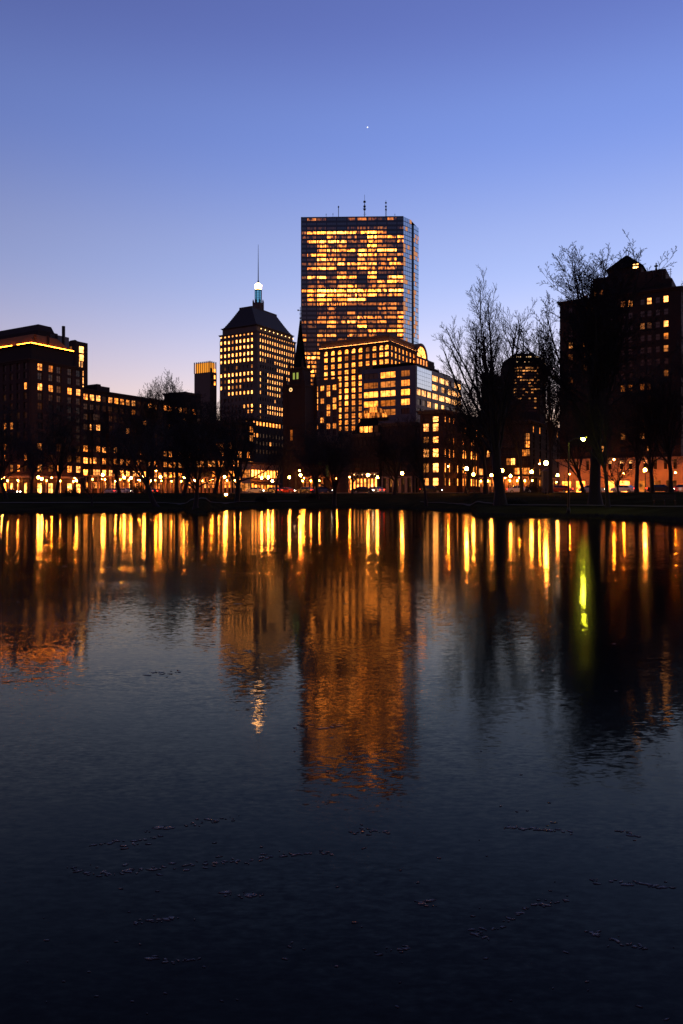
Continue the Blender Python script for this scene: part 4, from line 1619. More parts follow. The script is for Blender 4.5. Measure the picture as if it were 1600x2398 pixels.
    for s in (0.3, 2.2, 4.2):
        p = along(p1[1], V, -s)
        m.bar((p[0], p[1], z1_), (p[0], p[1], z1_ + 2.4 - (0.6 if s == 2.2 else 0)), 0.06, 4)
    for hh in (1.0, 1.5, 2.1):
        a_, b_ = p1[1], along(p1[1], V, -4.2)
        m.bar((a_[0], a_[1], z1_ + hh), (b_[0], b_[1], z1_ + hh), 0.05, 4)
    m.build('roof_railing', 'mast_metal', root)
    put_window(root, p3[0], V, reach(p3[0], V, 1489), wz(638, p3[0][1]), 1.25, 1.1, 'plain', 'room_window', 1.4, 0.7, out=0.08)
    for (px, py) in ((1374, 692), (1395, 686), (1410, 685)):
        put_window(root, A, V, reach(A, V, px), wz(py, 190) - 0.6, 0.8, 1.1, 'plain', 'sash_window', 0.35, 0.2, out=0.42)
build_right_hotel()

# ------------------------------------------------------------------ bare trees
def grow(seed, H, trunk_h, r0, limbs, upright=0.35, spread=0.75, levels=4, kids=(7, 6, 5), lean=0.0, wig=0.16, twig=0.016, ratio=0.58, fork_low=0.55, limb_r=0.6, fan=False, env=None):
    """skeleton -> (trunk mesh builder, crown mesh builder); the tree stands at the origin"""
    R = random.Random(seed)
    T, Cn = MB(), MB()
    def rv(s): return Vector((R.gauss(0, s), R.gauss(0, s), R.gauss(0, s)))
    def branch(p, d, L, r, lev):
        nseg = (6, 5, 4, 3, 3, 2)[lev]
        pts, rads = [p.copy()], [r]
        q = p.copy()
        dd = d.copy()
        end = 0.62 if lev == 0 else 0.30
        for i in range(nseg):
            dd = (dd + rv(wig * (0.45 if lev == 0 else 1.0)) + Vector((0, 0, upright * (0.1, 0.25, 0.2, 0.1, 0.05, 0.05)[lev]))).normalized()
            q = q + dd * (L / nseg)
            pts.append(q.copy())
            rads.append(max(twig * 0.6, r * (1 - (1 - end) * (i + 1) / nseg)))
        if lev == 0:
            rads[0] = r * 1.45
        (T if lev <= 1 else Cn).chain(pts, rads, 8 if lev == 0 else (6 if lev == 1 else (4 if lev == 2 else 3)))
        if lev >= levels:
            return
        n = limbs if lev == 0 else kids[min(lev - 1, len(kids) - 1)]
        for k in range(n):
            t = (fork_low + (1 - fork_low) * (k + 0.6) / n) if lev == 0 else (0.18 + 0.82 * (k + R.random() * 0.7) / n)
            t = min(t, 0.999)
            fi = t * nseg
            i = min(int(fi), nseg - 1)
            pp = pts[i].lerp(pts[i + 1], fi - i)
            rr = rads[i] * (1 - (fi - i)) + rads[i + 1] * (fi - i)
            base = (pts[i + 1] - pts[i]).normalized()
            az = 2.4 * k + R.uniform(-0.5, 0.5) + lev
            a = base.cross(Vector((0.2, 0.3, 1)) if abs(base.z) < 0.95 else Vector((1, 0, 0))).normalized()
            b = base.cross(a)
            side = a * math.cos(az) + b * math.sin(az)
            ang = (spread if lev == 0 else 0.72) * R.uniform(0.65, 1.25) * (1.0 - 0.35 * t * (lev == 0))
            nd = (base * math.cos(ang) + side * math.sin(ang) + Vector((0, 0, upright * 0.5))).normalized()
            if lev == 0 and env:
                zc, rx, rz = env
                ph = 0.10 + 1.45 * ((k * 0.618) % 1.0)
                th = 2.4 * k + R.uniform(-0.3, 0.3)
                tg = Vector((rx * math.sin(ph) * math.cos(th), rx * math.sin(ph) * math.sin(th), zc + rz * math.cos(ph))) * R.uniform(0.9, 1.03)
                nd = (tg - pp)
                LL = nd.length * 0.94
                nd = (nd.normalized() + Vector((0, 0, 0.10))).normalized()
            elif lev == 0 and fan:
                LL = (H - pp.z) * R.uniform(0.85, 1.0) * (1.0 - 0.42 * min(1, ang)) / max(0.7, nd.z)
                if k in (n - 1, n - 3):
                    nd = (Vector((0, 0, 1)) + side * 0.10).normalized()
                    LL = (H - pp.z) * (1.0 if k == n - 1 else 0.95)
            elif lev == 0:
                LL = (H - pp.z) * R.uniform(0.72, 1.0) / max(0.55, nd.z + 0.1) * (0.86 if nd.z > 0.5 else 0.8)
            else:
                LL = L * ratio * R.uniform(0.65, 1.15) * (1.12 - 0.55 * t)
            branch(pp, nd, LL, max(twig, rr * (limb_r if lev == 0 else 0.52)), lev + 1)
    branch(Vector((0, 0, -0.25)), Vector((lean, 0, 1)).normalized(), trunk_h, r0, 0)
    return T, Cn

TREE_CACHE = {}
def tree_kind(key, **kw):
    T, Cn = grow(**kw)
    a, b = T.mesh('trunk', ['bark']), Cn.mesh('crown', ['twig'])
    for me in (a, b):
        me.polygons.foreach_set('use_smooth', [True] * len(me.polygons))
    zmax = max(v[2] for v in Cn.v)
    TREE_CACHE[key] = (a, b, zmax)
tree_kind('poplar', seed=14, H=22, trunk_h=9.5, r0=0.60, limbs=15, upright=0.34, spread=0.74, levels=4, kids=(11, 8, 5), wig=0.075, fork_low=0.38, twig=0.020, ratio=0.42, limb_r=0.36, fan=True)
tree_kind('elm', seed=23, H=22, trunk_h=6.5, r0=0.50, limbs=9, upright=0.26, spread=0.66, levels=5, kids=(8, 6, 5, 4), wig=0.13, twig=0.015, limb_r=0.5)
tree_kind('great_elm', seed=58, H=22, trunk_h=9.0, r0=0.52, limbs=22, upright=0.2, levels=5, kids=(10, 8, 5, 5), wig=0.08, twig=0.018, limb_r=0.38, ratio=0.42, env=(13.0, 7.2, 9.2))
tree_kind('maple', seed=5, H=16, trunk_h=4.6, r0=0.38, limbs=13, upright=0.15, levels=5, kids=(7, 6, 5, 3), wig=0.17, twig=0.018, limb_r=0.42, env=(8.5, 6.5, 7.5))
tree_kind('ash', seed=77, H=17, trunk_h=6.0, r0=0.38, limbs=10, upright=0.32, spread=0.75, levels=4, kids=(9, 7, 5), wig=0.14, twig=0.018, limb_r=0.5)
tree_kind('leaning', seed=31, H=15, trunk_h=4.6, r0=0.40, limbs=8, upright=0.22, spread=0.85, levels=4, kids=(9, 7, 5), wig=0.18, lean=-0.55, twig=0.018, limb_r=0.55)
tree_kind('ornamental', seed=9, H=7, trunk_h=2.0, r0=0.16, limbs=9, upright=0.14, spread=0.95, kids=(7, 6), levels=3, wig=0.2, twig=0.014, limb_r=0.5)
tree_kind('oak', seed=41, H=15, trunk_h=4.2, r0=0.48, limbs=14, upright=0.10, levels=5, kids=(7, 6, 5, 3), wig=0.19, twig=0.018, limb_r=0.42, env=(8.0, 7.5, 7.0))

TREES = [
    # photo column, depth, column height of the top, kind, turn, width factor, tilt, label
    (14, 97, 935, 'maple', 0.3, 1.0, 0, 'bare spreading tree at the extreme left of the bank'),
    (74, 122, 965, 'ash', 1.9, 1.1, 0, 'slim bare tree in front of the lit ground floor left of the hotel corner'),
    (133, 112, 930, 'maple', 4.0, 0.9, 0, 'bare tree with dark straight trunk below the hotel corner'),
    (216, 84, 1046, 'ornamental', 0.9, 1.15, 0, 'small bare spreading tree alone on the left bank by the path'),
    (345, 150, 878, 'great_elm', 2.2, 0.8, 0, 'tall thin bare tree whose twigs rise above the long brick row'),
    (368, 85, 940, 'leaning', 0.1, 1.05, 0, 'bare tree leaning left over the path near the orange street lamp'),
    (414, 128, 864, 'great_elm', 5.1, 0.72, 0, 'tall bare tree with twigs above the plain dark block'),
    (430, 112, 915, 'maple', 3.1, 1.0, 0, 'stout bare tree just behind the small point of land'),
    (459, 74, 940, 'oak', 1.1, 0.85, 0, 'thick dark tree standing on the small point at the water edge'),
    (503, 128, 930, 'maple', 2.7, 1.0, 0, 'bare tree midway between the water-edge tree and the corner shop'),
    (556, 106, 935, 'oak', 0.4, 0.9, 0, 'broad dark tree with thick trunk left of the corner shop'),
    (280, 140, 930, 'maple', 5.6, 0.95, 0, 'bare tree before the middle of the long brick row'),
    (648, 150, 985, 'ash', 1.4, 0.9, 0, 'thin bare tree in front of the church tower'),
    (746, 120, 965, 'maple', 0.2, 0.85, 0, 'slender straight bare tree right of the church'),
    (783, 103, 965, 'oak', 2.0, 0.85, 0, 'broad many-branched bare tree in the middle of the far bank'),
    (826, 140, 1000, 'maple', 4.4, 0.9, 0, 'bare tree before the left end of the glowing shopfront'),
    (925, 132, 968, 'oak', 0.8, 1.0, 0, 'bare tree in front of the unlit dark townhouse'),
    (998, 92, 940, 'ash', 3.6, 0.85, 0, 'dark-trunked bare tree at the left edge of the bay-fronted building'),
    (1172, 72, 632, 'poplar', 0.0, 0.95, -0.085, 'very tall upright bare tree with two leaders right of centre'),
    (1138, 98, 850, 'great_elm', 1.0, 0.85, 0, 'bushy bare tree just behind the very tall upright one'),
    (1092, 128, 895, 'maple', 2.0, 0.95, 0, 'bare tree overhanging the right side of the bay-fronted building'),
    (1222, 128, 775, 'ash', 2.9, 0.6, 0, 'bare tree with upright twigs left of the distant round-topped tower'),
    (1290, 104, 728, 'great_elm', 4.9, 0.52, 0, 'dense bare tree at the left wall of the dark stone hotel'),
    (1394, 71, 532, 'great_elm', 2.6, 1.0, -0.06, 'huge bare elm near the water rising above the dark stone hotel'),
    (1424, 65, 800, 'ash', 3.0, 0.7, 0, 'second thick trunk standing close in front of the huge bare elm'),
    (1368, 112, 930, 'leaning', 6.1, 0.8, 0, 'left-leaning bare tree between the huge elm and the greenish lamp'),
    (1448, 88, 985, 'ornamental', 2.4, 1.0, 0, 'small forked bare tree before the orange-lit hotel base'),
    (1491, 97, 820, 'elm', 1.7, 0.7, 0, 'straight thick-trunked bare tree before the orange-lit hotel base'),
    (1528, 92, 860, 'maple', 0.5, 0.8, 0, 'forked bare tree right of the straight thick-trunked one'),
    (1572, 90, 790, 'ash', 4.2, 0.8, 0, 'straight bare tree behind the park bench at the right edge'),
    (1640, 80, 645, 'great_elm', 3.3, 0.6, 0, 'bare tree half out of view at the right edge'),
]
for (px, d, top, kind, rot, wf, tilt, label) in TREES:
    x, y = wx(px, d), d
    g = ground_z(x, y) - 0.05
    a, b, zm = TREE_CACHE[kind]
    k = (wz(top, d) - g) / zm
    root = thing('bare_tree', label, 'tree', (x, y, g), 'bare trees round the lagoon')
    root.rotation_euler = (0, 0, rot if kind != 'leaning' else rot * 0.1)
    if tilt:
        root.rotation_euler = (Matrix.Rotation(tilt, 3, 'Y') @ Matrix.Rotation(rot, 3, 'Z')).to_euler()
    root.scale = (k * wf, k * wf, k)
    link('trunk', a, root)
    link('crown', b, root)

# clipped dark shrubs and low mounds by the far path
def shrub(px, d, w, h, label, seed):
    x, y = wx(px, d), d
    g = ground_z(x, y)
    root = thing('shrub', label, 'shrub', (x, y, g), 'dark shrubs on the far bank')
    R = random.Random(seed)
    m, s = MB(), MB()
    for i in range(1500):
        u, v = R.uniform(0, 2 * math.pi), R.uniform(0, 1)
        rr = (0.55 + 0.45 * R.random()) * (1 + 0.2 * math.sin(3 * u + seed))
        th = math.acos(1 - v)
        p = Vector((w / 2 * rr * math.sin(th) * math.cos(u), w / 2 * 0.7 * rr * math.sin(th) * math.sin(u), h * rr * math.cos(th)))
        t, q = Vector((R.gauss(0, 1), R.gauss(0, 1), R.gauss(0, 1))).normalized() * 0.09, Vector((R.gauss(0, 1), R.gauss(0, 1), R.gauss(0, 1))).normalized() * 0.05
        m.face([tuple(p - t), tuple(p + q), tuple(p + t), tuple(p - q)])
    for i in range(9):
        a = R.uniform(0, 6.28)
        s.bar((0, 0, 0), (w * 0.3 * math.cos(a), w * 0.2 * math.sin(a), h * 0.7), 0.03, 4)
    link('foliage', m.mesh('foliage', ['leaf_litter']), root)
    link('stem', s.mesh('stem', ['bark']), root)
shrub(167, 105, 2.6, 1.1, 'low dark shrub behind the path below the hotel corner', 1)
shrub(1248, 112, 3.2, 1.3, 'rounded dark shrub left of the stone pillar', 2)
shrub(612, 110, 1.8, 0.9, 'dark shrub in front of the corner shop', 3)
shrub(320, 118, 3.0, 1.6, 'tall dark shrub by the long brick row', 4)
shrub(1205, 74, 3.2, 0.6, 'low dark mound of shrub at the foot of the very tall tree', 5)
shrub(735, 124, 2.6, 1.0, 'dark shrub below the slender tree right of the church', 6)

# ------------------------------------------------------------------ lamps
def lamp_mesh_parts(kind, h):
    post, head, bulb = MB(), MB(), MB()
    if kind == 'globe':
        post.ring((0, 0), 0.16, 0, 0.35, 8, 0.13)
        post.ring((0, 0), 0.10, 0.35, 0.9, 8, 0.06)
        post.bar((0, 0, 0.9), (0, 0, h - 0.3), 0.05, 8, r1=0.04)
        post.ring((0, 0), 0.09, h - 0.36, h - 0.24, 8, 0.14)
        bulb.sphere((0, 0, h), 0.26, 0, 7, 10, 1.15)
        head.ring((0, 0), 0.12, h + 0.22, h + 0.28, 8, 0.03)
        head.ring((0, 0), 0.03, h + 0.28, h + 0.40, 6, 0.01)
    else:
        post.ring((0, 0), 0.17, 0, 0.5, 8, 0.12)
        post.bar((0, 0, 0.5), (0, 0, h + 0.1), 0.085, 8, r1=0.055)
        post.chain([Vector((0, 0, h)), Vector((0.35, -0.35, h + 0.30)), Vector((0.8, -0.8, h + 0.34))], [0.045, 0.04, 0.035], 6)
        head.chain([Vector((0.68, -0.68, h + 0.36)), Vector((0.85, -0.85, h + 0.37)), Vector((1.12, -1.12, h + 0.33))], [0.10, 0.17, 0.07], 8)
        bulb.sphere((0.92, -0.92, h + 0.20), 0.17, 0, 6, 8, 0.85)
    return post, head, bulb
LAMP_CACHE = {}
def lamp(px, py, kind, light, label, d=None, group='lamp posts in the park and street'):
    if d is None:
        d = (2.2 + 3.7 - EYE) * FPX / (HY - py) if kind == 'globe' else (2.2 + 7.0 - EYE) * FPX / (HY - py)
        d = min(d, 172)
    x, y = wx(px, d), d
    g = ground_z(x, y)
    bz = wz(py, d)
    h = round(bz - g - (0.0 if kind == 'globe' else 0.2), 1)
    if kind != 'globe':
        x -= 0.92
        y += 0.92
    key = (kind, h, light)
    if key not in LAMP_CACHE:
        p, hd, b = lamp_mesh_parts(kind, h)
        LAMP_CACHE[key] = (p.mesh('post', ['black_iron']), hd.mesh('lamp_cap', ['black_iron']), b.mesh('bulb', [light]))
        for me in LAMP_CACHE[key]:
            me.polygons.foreach_set('use_smooth', [True] * len(me.polygons))
    root = thing('lamp_post', label, 'street lamp', (x, y, g), group)
    for nm, me in zip(('post', 'lamp_cap', 'bulb'), LAMP_CACHE[key]):
        link(nm, me, root)
    return root
W, S = 'globe_light', 'sodium_light'
LAMPS = [
    (6, 1122, 'globe', W, 'white globe lamp at the extreme left edge'),
    (90, 1118, 'globe', W, 'small white globe lamp before the left part of the hotel ground floor'),
    (98, 1121, 'globe', W, 'white globe lamp just right of the small one before the hotel ground floor'),
    (179, 1125, 'globe', W, 'bright globe lamp left of the small spreading tree'),
    (241, 1112, 'globe', W, 'globe lamp right of the small spreading tree'),
    (272, 1126, 'globe', W, 'low globe lamp between the spreading tree and the twin lamps'),
    (291, 1118, 'globe', W, 'first of the twin bright lamps before the long brick row'),
    (307, 1119, 'globe', W, 'second of the twin bright lamps before the long brick row'),
    (337, 1114, 'globe', W, 'globe lamp left of the orange street lamp'),
    (376, 1117, 'globe', W, 'globe lamp right of the orange street lamp'),
    (366, 1102, 'arm', S, 'orange street lamp by the left-leaning tree'),
    (432, 1118, 'globe', W, 'globe lamp behind the small point of land'),
    (526, 1117, 'globe', W, 'globe lamp left of the broad tree near the corner shop'),
    (613, 1119, 'globe', W, 'globe lamp before the yellow windows of the corner shop'),
    (629, 1117, 'globe', W, 'bright globe lamp right beside the corner shop windows'),
    (638, 1126, 'globe', W, 'lower globe lamp at the right end of the corner shop'),
    (678, 1118, 'globe', W, 'globe lamp between the corner shop and the church'),
    (702, 1102, 'arm', S, 'orange street lamp above a white lamp by the church'),
    (704, 1113, 'globe', W, 'white globe lamp under the orange one by the church'),
    (862, 1113, 'globe', W, 'globe lamp in front of the glowing shopfront'),
    (884, 1118, 'globe', W, 'globe lamp at the right end of the glowing shopfront'),
    (942, 1108, 'globe', W, 'lone white globe lamp before the dark townhouse'),
    (1050, 1092, 'arm', S, 'orange street lamp before the bay-fronted building'),
    (1093, 1097, 'globe', W, 'bright white globe lamp right of the bay-fronted building'),
    (1109, 1111, 'globe', W, 'smaller globe lamp between the bay-fronted building and the tall tree'),
    (1151, 1113, 'globe', W, 'globe lamp just left of the very tall tree trunk'),
    (1176, 1102, 'globe', W, 'globe lamp just right of the very tall tree trunk'),
    (1196, 1115, 'globe', W, 'small globe lamp further right of the very tall tree'),
    (1221, 1117, 'globe', W, 'globe lamp amid the shop lights left of the pillar'),
    (1245, 1105, 'globe', W, 'globe lamp above the rounded shrub'),
    (1264, 1086, 'arm', S, 'orange street lamp over the stone pillar'),
    (1279, 1084, 'globe', W, 'brightest white globe lamp above the stone pillar'),
    (1306, 1113, 'globe', W, 'globe lamp right of the stone pillar'),
    (1438, 1076, 'arm', S, 'orange street lamp above the small forked tree'),
    (1511, 1101, 'globe', W, 'white globe lamp between the two trunks before the orange-lit hotel base'),
]
for (px, py, kind, light, label) in LAMPS:
    lamp(px, py, kind, light, label)
lamp(1366, 1029, 'arm', 'green_light', 'tall park lamp glowing yellow-green beside the huge elm', d=61)
# added street lamps by the building fronts, put in to wash the walls orange
def added_front_lamp(p, d, px, off, label, h=5.4):
    q = along(along(p, d, reach(p, d, px)), (d[1], -d[0]), off)
    lamp(CX + q[0] / q[1] * FPX, HY - (2.2 + h - EYE) * FPX / q[1], 'arm', S, label, d=q[1])
HOTEL_F = pt(1592, 181)
for px, lb in ((1345, 'added orange street lamp at the left end of the stone hotel front'), (1408, 'added orange street lamp behind the second elm trunk at the hotel front'), (1470, 'added orange street lamp left of the straight trunk at the hotel front'),
               (1532, 'added orange street lamp behind the forked tree at the hotel front'), (1588, 'added orange street lamp at the right end of the hotel front')):
    added_front_lamp(HOTEL_F, V, px, 5.0, lb, 5.0)
ROW_F = pt(192, 246)
for px, lb in ((214, 'added orange street lamp by the first bay of the long brick row'), (258, 'added orange street lamp by the second bay of the long brick row'), (300, 'added orange street lamp by the third bay of the long brick row'),
               (340, 'added orange street lamp between third and fourth bay of the long brick row'), (390, 'added orange street lamp beyond the fourth bay of the long brick row'), (440, 'added orange street lamp at the far end of the long brick row')):
    added_front_lamp(ROW_F, U, px, 5.0, lb, 5.0)
HOT_F = pt(70, 225)
for px, lb in ((8, 'added orange street lamp by the hotel front at the extreme left'), (44, 'added orange street lamp at the hotel front left of its corner')):
    added_front_lamp(HOT_F, V, px, 5.0, lb, 5.0)
for px, lb in ((96, 'added orange street lamp on the hotel side street near its corner'), (150, 'added orange street lamp midway along the hotel side street')):
    added_front_lamp(HOT_F, U, px, 5.0, lb, 5.0)
added_front_lamp(pt(545, 255), V, 478, 5.0, 'added orange street lamp before the left part of the low brick block', 5.0)
added_front_lamp(pt(545, 255), V, 520, 5.0, 'added orange street lamp before the right part of the low brick block', 5.0)
added_front_lamp(pt(587, 225), U, 602, 4.0, 'added orange street lamp over the pavement of the corner shop', 4.6)
added_front_lamp(pt(742, 218), U, 762, 4.0, 'added orange street lamp beside the low brick house', 4.6)
added_front_lamp(pt(742, 218), V, 730, 4.0, 'added orange street lamp between church and low brick house', 4.6)
added_front_lamp(pt(888, 205), V, 838, 4.5, 'added orange street lamp at the left of the glowing shopfront', 4.6)
added_front_lamp(pt(1036, 186), U, 1076, 4.0, 'added orange street lamp on the side street by the bays', 5.0)
for px, lb in ((1195, 'added orange street lamp before the left shops of the side street row'), (1228, 'added orange street lamp before the right shops of the side street row')):
    added_front_lamp(pt(1240, 232), V, px, 5.0, lb, 5.0)
for px, lb in ((1285, 'added orange street lamp deep in the side street right of the pillar'), (1322, 'added orange street lamp at the end of the side street by the hotel wall')):
    added_front_lamp(pt(1240, 232), U, px, 5.0, lb, 5.0)
# lit ground-level floodlight by the left shore
fl = thing('flood_light', 'low bright flood light on the grass left of the corner shop', 'light', (wx(530, 118), 118, ground_z(wx(530, 118), 118)))
m = MB()
m.ring((0, 0), 0.12, 0, 0.25, 8)
m.box(-0.22, 0.22, -0.08, 0.12, 0.25, 0.6)
link('housing', m.mesh('housing', ['black_iron']), fl)
m = MB()
m.box(-0.19, 0.19, -0.11, -0.081, 0.28, 0.57)
link('lens', m.mesh('lens', ['globe_light']), fl)

# stone pillar and benches
def pillar():
    d = 112
    x, y = wx(1279, d), d
    g = ground_z(x, y)
    root = thing('stone_pillar', 'squat stone pillar below the brightest white lamp', 'pillar', (x, y, g))
    a, b, c = MB(), MB(), MB()
    a.box(-0.75, 0.75, -0.75, 0.75, 0, 0.35)
    b.box(-0.55, 0.55, -0.55, 0.55, 0.35, 3.0)
    c.box(-0.7, 0.7, -0.7, 0.7, 3.0, 3.2)
    c.prism([(-0.6, -0.6), (0.6, -0.6), (0.6, 0.6), (-0.6, 0.6)], 3.2, 3.55, 0, [(-0.2, -0.2), (0.2, -0.2), (0.2, 0.2), (-0.2, 0.2)])
    for nm, mb in (('plinth', a), ('shaft', b), ('cap', c)):
        link(nm, mb.mesh(nm, ['granite']), root)
pillar()
def bench(px, d, length, back, label, rot=0.0):
    x, y = wx(px, d), d
    g = ground_z(x, y) + 0.06
    root = thing('park_bench', label, 'bench', (x, y, g), 'park benches')
    root.rotation_euler = (0, 0, rot)
    def part(nm, mb, mat): return link(nm, mb.mesh(nm, [mat]), root)
    for i in range(4):
        m = MB()
        m.box(-length / 2, length / 2, -0.24 + i * 0.125, -0.14 + i * 0.125, 0.43, 0.465)
        part('seat_slat', m, 'bench_wood')
    if back:
        for i in range(3):
            m = MB()
            m.box(-length / 2, length / 2, 0.27 + i * 0.02, 0.30 + i * 0.02, 0.55 + i * 0.13, 0.65 + i * 0.13)
            part('back_slat', m, 'bench_wood')
    for sx in (-0.44, 0, 0.44):
        m = MB()
        X = sx * length
        m.bar((X, -0.22, 0), (X, -0.20, 0.43), 0.03, 6)
        m.bar((X, 0.26, 0), (X, 0.24, 0.43), 0.03, 6)
        m.bar((X, -0.2, 0.41), (X, 0.25, 0.41), 0.025, 6)
        if back:
            m.bar((X, 0.25, 0.41), (X, 0.34, 0.93), 0.025, 6)
        part('leg', m, 'black_iron')
bench(1557, 63.5, 1.9, True, 'dark park bench with slatted back at the right edge', -0.25)
bench(1299, 80, 1.5, False, 'low backless bench on the grass below the stone pillar', -0.1)
bench(1112, 100, 1.7, True, 'dark park bench left of the very tall tree', 0.0)

# ------------------------------------------------------------------ cars in the street
def make_car(paint):
    L, Wd = 4.5, 1.8
    prof = [(-2.25, 0.30), (-2.25, 0.78), (-2.05, 0.95), (-1.55, 1.00), (-0.95, 1.42), (0.55, 1.46), (1.25, 1.02), (2.05, 0.88), (2.25, 0.66), (2.25, 0.30)]
    body = MB()
    def side(y, k): return [(x, y * (1 - 0.22 * max(0, z - 0.98) / 0.48) * k, z) for x, z in prof]
    l_, r_ = side(-Wd / 2, 1), side(Wd / 2, 1)
    body.face(l_)
    body.face(list(reversed(r_)))
    n = len(prof)
    for i in range(n):
        body.face([l_[(i + 1) % n], l_[i], r_[i], r_[(i + 1) % n]])
    root = link('parked_car', None)
    link('body', body.mesh('body', [paint]), root)
    gl = MB()
    for sgn in (-1, 1):
        for (x0, x1, t0, t1) in ((-1.35, -0.35, -0.92, -0.35), (-0.28, 0.95, -0.28, 0.50)):
            gl.face([(x0, sgn * 0.905, 1.02), (x1, sgn * 0.905, 1.02), (t1, sgn * 0.73, 1.40), (t0, sgn * 0.73, 1.40)])
    gl.face([(1.20, -0.78, 1.06), (1.20, 0.78, 1.06), (0.62, 0.66, 1.44), (0.62, -0.66, 1.44)])
    gl.face([(-1.52, 0.78, 1.04), (-1.52, -0.78, 1.04), (-1.02, -0.66, 1.40), (-1.02, 0.66, 1.40)])
    link('window', gl.mesh('window', ['car_glass']), root)
    for x in (-1.35, 1.4):
        for s in (-1, 1):
            t = MB()
            t.chain([Vector((x, s * 0.72, 0.33)), Vector((x, s * 0.92, 0.33))], [0.33, 0.33], 14)
            t.face([(x + 0.33 * math.cos(a * math.pi / 7), s * 0.92, 0.33 + 0.33 * math.sin(a * math.pi / 7)) for a in range(14)])
            w = link('wheel', t.mesh('wheel', ['tyre']), root)
            rm = MB()
            rm.face([(x + 0.21 * math.cos(a * math.pi / 6), s * 0.925, 0.33 + 0.21 * math.sin(a * math.pi / 6)) for a in range(12)])
            link('rim', rm.mesh('rim', ['alloy']), w)
    for s in (-1, 1):
        h = MB()
        h.box(2.2, 2.27, s * 0.62 - 0.17, s * 0.62 + 0.17, 0.62, 0.76)
        link('headlight', h.mesh('headlight', ['headlight']), root)
        h = MB()
        h.box(-2.27, -2.2, s * 0.66 - 0.15, s * 0.66 + 0.15, 0.72, 0.88)
        link('taillight', h.mesh('taillight', ['taillight']), root)
    return root
CARS = [(30, 'black', 0, 1, 'black car with headlights on at the far left of the street'), (262, 'silver', 0, -1, 'silver car before the lit doors of the long brick row'),
        (292, 'white', 0, 1, 'white car under the twin bright lamps'), (352, 'black', 3.4, -1, 'dark car near the orange lamp by the leaning tree'),
        (600, 'silver', 0, 1, 'silver car parked in front of the corner shop'), (640, 'black', 0, -1, 'black car at the right end of the corner shop'),
        (672, 'red', 3.2, 1, 'red car with bright lights between shop and church'), (717, 'black', 0, -1, 'dark car below the church clock tower'),
        (758, 'blue', 0, 1, 'blue car right of the slender tree by the church'), (850, 'black', -1, 1, 'dark car in front of the glowing shopfront'), (878, 'silver', 3.0, -1, 'silver car at the right end of the glowing shopfront'),
        (1010, 'black', 0, 1, 'black car before the bay-fronted building'), (1215, 'white', 3, 1, 'white car behind the rounded shrub'), (1312, 'red', 0, -1, 'car with red lights right of the stone pillar'),
        (1385, 'silver', 3, 1, 'silver car behind the second elm trunk'), (1462, 'white', 2.5, -1, 'white car before the orange-lit hotel base'), (1545, 'black', 0, 1, 'dark car between the two right-hand trunks'),
        (1600, 'red', 2.0, -1, 'car showing red lights at the extreme right edge')]
protos = {}
for (px, col, off, sgn, label) in CARS:
    if col not in protos:
        o = protos[col] = make_car('paint_' + col)
    else:
        o = copy_tree(protos[col])
    p = road_pt(px, off)
    tag(o, label, 'car', 'cars along the street')
    o.location = (p[0], p[1], 2.24)
    o.rotation_euler = (0, 0, math.atan2(V[1] * sgn, V[0] * sgn) + (0.35 if sgn > 0 else -0.3) * (1 if px > 800 else 0.6))

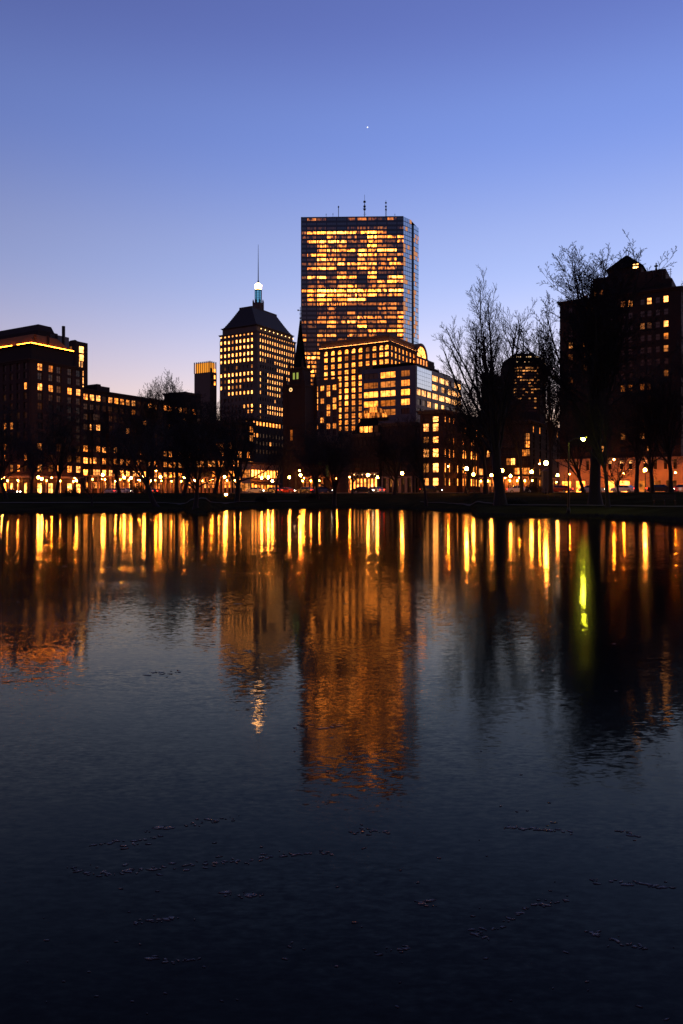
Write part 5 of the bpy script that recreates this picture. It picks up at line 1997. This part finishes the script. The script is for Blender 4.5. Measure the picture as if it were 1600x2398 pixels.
# ------------------------------------------------------------------ ice: fragments frozen into ridges and strewn flakes
def build_fragments():
    R = random.Random(19)
    m = MB()
    def flake(x, y, s):
        k = R.choice((4, 5, 6))
        tilt, ta = R.uniform(0.0, 0.14), R.gauss(-1.57, 1.0)
        el = R.uniform(1.4, 5.0)
        rot = R.gauss(0, 0.35)
        ptsb, ptst = [], []
        for j in range(k):
            a = 2 * math.pi * j / k + R.uniform(-0.3, 0.3)
            rr = s * R.uniform(0.6, 1.0)
            u, v = rr * el * math.cos(a), rr * math.sin(a)
            X, Y = u * math.cos(rot) - v * math.sin(rot), u * math.sin(rot) + v * math.cos(rot)
            z = 0.003 + s * 0.12 + tilt * (X * math.cos(ta) + Y * math.sin(ta))
            ptst.append((x + X, y + Y, z))
            ptsb.append((x + X * 1.5, y + Y * 1.5, -0.002))
        i = len(m.v)
        m.v.extend(ptsb + ptst)
        m.f.append(tuple(i + k + j for j in range(k)))
        m.m.append(0)
        for j in range(k):
            m.f.append((i + j, i + (j + 1) % k, i + k + (j + 1) % k, i + k + j))
            m.m.append(0)
    # ridges: (photo polyline) -> on the ice plane
    def on_ice(px, py):
        d = EYE * FPX / (py - HY)
        return wx(px, d), d
    ridges = [[(150, 2030), (230, 2050), (310, 2042), (400, 2030), (540, 2018), (640, 2006), (780, 1996)], [(520, 2090), (560, 2095), (630, 2098)], [(310, 2165), (360, 2158), (420, 2145)],
              [(345, 2245), (400, 2250), (470, 2246)], [(810, 1948), (860, 1944), (910, 1950)], [(970, 2110), (1040, 2130)], [(1110, 2190), (1180, 2165), (1240, 2120), (1340, 2110)],
              [(1180, 1938), (1280, 1945), (1340, 1950)], [(1440, 1945), (1500, 1960)], [(1380, 2060), (1500, 2070), (1590, 2080)], [(1100, 2180), (1150, 2200)], [(340, 1945), (440, 1930), (560, 1915)],
              [(340, 1575), (390, 1580), (420, 1572)], [(210, 1980), (300, 1972), (380, 1960)], [(1370, 2180), (1430, 2200), (1540, 2230)], [(880, 2230), (960, 2222)], [(690, 1705), (800, 1700)]]
    for line in ridges:
        for (a, b) in zip(line[:-1], line[1:]):
            n = int(4 + 0.12 * abs(b[0] - a[0]))
            for i in range(n):
                t = R.random()
                x, y = on_ice(a[0] + (b[0] - a[0]) * t, a[1] + (b[1] - a[1]) * t + R.gauss(0, 7) * R.random())
                flake(x, y, R.uniform(0.002, 0.008) * R.random() * (y / 3.6) ** 0.75 + 0.0012)
    for i in range(110):
        py = HY + 300 + 930 * R.random() ** 0.8
        x, y = on_ice(R.uniform(-60, 1660), py)
        if mnoise.noise(Vector((x * 0.9, y * 0.5, 5))) > -0.05:
            flake(x, y, R.uniform(0.0015, 0.005) * (y / 3.6) ** 0.8)
    for i in range(160):
        y = R.uniform(9, 55)
        x = R.uniform(-0.5, 0.5) * y
        if mnoise.noise(Vector((x * 0.25, y * 0.12, 9))) > 0.0:
            flake(x, y, R.uniform(0.006, 0.018) * (y / 12) ** 0.7)
    o = m.build('ice_fragments', 'shard_ice')
    tag(o, 'broken ice flakes frozen into thin ridges across the lagoon', 'ice fragments', kind='stuff')
build_fragments()

# withered grass fringe at the water's edge
def build_fringe():
    R = random.Random(3)
    m = MB()
    for i in range(9000):
        a = math.atan((R.uniform(-60, 1660) - CX) / FPX)
        r = shore(a) + abs(R.gauss(0.5, 0.7))
        x, y = math.sin(a) * r, math.cos(a) * r
        z = ground_z(x, y)
        h = R.uniform(0.08, 0.28)
        dx, dy = R.gauss(0, 0.08), R.gauss(0, 0.08)
        w = 0.02
        m.face([(x - w, y, z - 0.05), (x + w, y, z - 0.05), (x + dx, y + dy, z + h)])
    tag(m.build('grass_fringe', 'leaf_litter'), 'withered grass along the lagoon edge', 'grass', kind='stuff')
build_fringe()

# ------------------------------------------------------------------ the evening star
d = 20000
st = MB()
st.sphere((0, 0, 0), 17, 0, 8, 12)
so = link('evening_star', st.mesh('evening_star', ['star_light']))
so.location = (wx(861, d), d, wz(298, d))
tag(so, 'tiny bright white evening star high above the glass tower', 'star')
